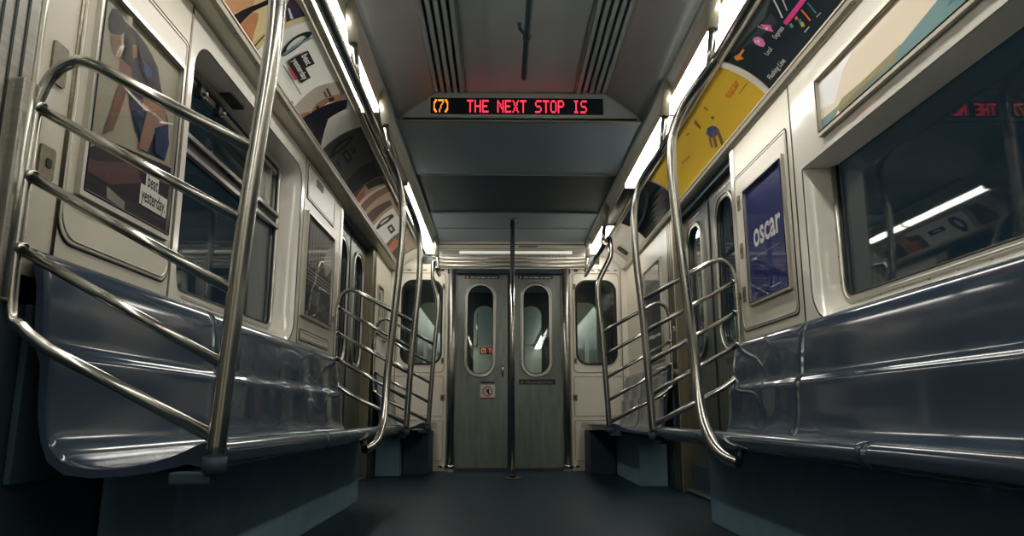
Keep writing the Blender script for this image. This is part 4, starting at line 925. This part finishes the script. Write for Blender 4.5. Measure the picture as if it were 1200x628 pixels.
framed(1, 3.245, 3.765, 1.120, 1.715, 'wall_poster', 'framed navy poster with one large white word on the right wall', (16,30,100), 'none', p2)
def p3(f):  # reflections in the poster glass, drawn into the sheet as stripes and shapes
    f.rect(4.19, 4.84, 1.42, 1.69, (120,116,104)); 
    for k in range(6): f.poly([(4.24+.07*k, 1.42), (4.265+.07*k, 1.42), (4.275+.07*k, 1.67), (4.25+.07*k, 1.67)], (84,80,72))
    f.poly([(4.6, 1.5), (4.7, 1.42), (4.84, 1.5), (4.84, 1.66), (4.7, 1.6)], (190,188,176))
    for k in range(4): f.rect(4.19, 4.84, 1.385-.02*k, 1.395-.02*k, (150,148,136))
    f.rect(4.19, 4.84, 1.12, 1.30, (44,50,56)); f.ell(4.42, 1.24, .10, .05, (96,104,106)); f.ell(4.66, 1.2, .1, .04, (80,88,90))
framed(-1, 4.19, 4.84, 1.12, 1.70, 'wall_poster', 'framed poster with painted reflections on the left wall between window and side doors', (70,72,70), 'none', p3)
def p4(f): f.rect(2.30, 2.34, 1.70, 1.72, (150,150,140))
def pano(f):
    f.poly([(2.81,1.68),(.35,1.68),(.35,1.862),(1.3,1.852),(1.6,1.835),(1.8,1.80),(2.0,1.765),(2.2,1.735)], (92,130,132))
    f.poly([(2.81,1.68),(2.2,1.7345),(2.4,1.722),(2.6,1.722),(2.81,1.728)], (104,138,136))
    f.poly([(2.2,1.738),(2.25,1.70),(2.69,1.70),(2.70,1.712),(2.62,1.738),(2.45,1.733)], (134,126,84))
    f.poly([(2.3,1.706),(2.6,1.69),(2.74,1.70),(2.5,1.716)], (112,104,66))
    f.poly([(1.95,1.72),(1.85,1.72),(1.6,1.80),(1.62,1.825),(1.8,1.79)], (64,100,104))
    f.poly([(1.72,1.74),(1.69,1.74),(1.66,1.80),(1.70,1.80)], (205,205,200))
    f.poly([(2.70,1.685),(2.64,1.685),(2.66,1.705)], (210,208,200))
    f.poly([(1.9,1.79),(1.5,1.86),(1.2,1.895),(1.5,1.895)], (190,196,188))
fr = framed(1, .35, 2.81, 1.680, 1.895, 'panorama_poster', 'wide framed coastal landscape poster above the large right window', (214,200,176), 'RF', pano, fm='mould', cover=False)
for s, L in ((-1, ((6.72, 6.95, 1.30, 1.72), (7.06, 7.22, 1.25, 1.60))),):
    for i, (a, b, c, d) in enumerate(L):
        def pf(f, a=a, b=b, c=c, d=d):
            f.rect(a+.03, b-.03, c+.15, d-.04, (120,120,86)); f.rect(a+.03, b-.03, c+.04, c+.11, (90,90,80))
        framed(s, a, b, c, d, 'notice_frame', ['small olive framed notice on the left wall just past the side doors', 'small framed notice on the left wall closest to the end wall'][i], (176,170,150), 'none', pf, fw=.012, cover=False)
def pg(f): f.rect(5.93, 6.52, 1.05, 1.55, (70,72,74)); f.rect(5.93, 6.52, 1.62, 1.68, (120,122,118))
framed(1, 5.90, 6.55, 1.0, 1.80, 'wall_poster', 'framed grey and pale poster on the right wall past the side doors', (150,150,142), 'none', pg)

# ================================================================ NEXT CAR seen through the end windows
YN = 9.05
W, mb = end_wall(YN, 'wall_next')
mb.ring(EP(YN), rr(-.63, .02, .0, 2.05, 0, 12), rr(-.42, -.16, .95, 1.88, .125, 12), -.03, 0, M['doorsteel'])
mb.ring(EP(YN), rr(.02, .63, .0, 2.05, 0, 12), rr(.16, .42, .95, 1.88, .125, 12), -.03, 0, M['doorsteel'])
mb.build('wall_next_car', kind='structure')
mb = MB()
YF = 19.0
mb.box(-1.3, 1.3, YN, YF, -.06, 0, M['floor'])
for s in (-1, 1):
    mb.box(*sorted((s*1.23, s*1.28)), YN, YF, 0, 2.06, M['nextwall'])
    mb.sheet([(s*1.23, 2.05), (s*.95, 2.22)], YN, YF, M['nextwall']); mb.sheet([(s*.8, 2.25), (s*.76, 2.34)], YN, YF, M['strip'])
mb.box(-.77, .77, YN, YF, 2.34, 2.36, M['ceil']); mb.box(-1.3, 1.3, YF, YF+.05, 0, 2.4, M['nextwall'])
for k in range(5):
    for s in (-1, 1):
        mb.prism(WP(s), rr(9.6+k*1.9, 10.9+k*1.9, 1.0, 1.7, .1), 0, .004, M['ledback'])
mb.build('wall_next_interior', kind='structure')
for s in (-1, 1):
    mb = MB(); mb.box(*sorted((s*.80, s*.93)), YN+.1, YF-.1, 2.22, 2.24, M['lampend'])
    mb.build('ceiling_light', label='lit light strip along the %s side of the next car, behind the end windows' % ('left' if s < 0 else 'right'), cat='ceiling light')
for i, (x, y) in enumerate(((.62, 9.9), (-.62, 10.4), (.62, 11.6), (-.1, 11.0))):
    mb = MB(); mb.tube([(x, y, 0.0 if i == 3 else .44), (x, y, 2.34 if i == 3 else 2.24)], .02, M['steel'], 12)
    mb.build('grab_pole', label=['steel pole just inside the next car on its right side', 'steel pole in the next car on its left side', 'second steel pole further along the right side of the next car', 'central steel pole in the next car'][i], cat='grab pole')
mb = MB(); Wn = EP(13.0)
mb.prism(Wn, rr(-.45, -.11, 1.60, 1.72, .004, 3), -.03, 0, M['ledback'])
led_text(mb, '(7)', -.43, -.34, 1.615, 1.705, EP(12.998), M['orange']); led_text(mb, 'THE', -.30, -.13, 1.615, 1.705, EP(12.998), M['red'])
mb.tube([(-.5, 13.02, 1.72), (-.5, 13.02, 2.34)], .01, M['steel'], 8); mb.tube([(-.1, 13.02, 1.72), (-.1, 13.02, 2.34)], .01, M['steel'], 8)
mb.build('destination_sign', label='small lit red and orange sign hanging inside the next car', cat='electronic sign')
# gangway between the cars
mb = MB(); mb.box(-.8, .8, YE+.12, YN, -.12, -.06, M['tunnel']); mb.build('floor_gangway', kind='structure')

# ================================================================ WORLD, CAMERA
w = bpy.data.worlds.new('tunnel_dark'); S.world = w; w.use_nodes = True
w.node_tree.nodes['Background'].inputs[0].default_value = (.0085, .0162, .0226, 1)
w.node_tree.nodes['Background'].inputs[1].default_value = 1.0
cam = bpy.data.cameras.new('camera'); co = bpy.data.objects.new('camera', cam); COL.objects.link(co); S.camera = co
F = 860.0; VU, VV = 586.0, 487.0
p = math.atan((VV-314)/F); yw = math.atan((600-VU)/F*math.cos(p))
cam.sensor_fit = 'HORIZONTAL'; cam.sensor_width = 36; cam.lens = 36*F/1200
co.location = (-.09, 0, .54); co.rotation_euler = (PI/2+p, 0, -yw); cam.clip_start = .02
vs = S.view_settings; vs.view_transform = 'Standard'; vs.look = 'None'; vs.gamma = 1; vs.use_curve_mapping = False; vs.exposure = 0.14
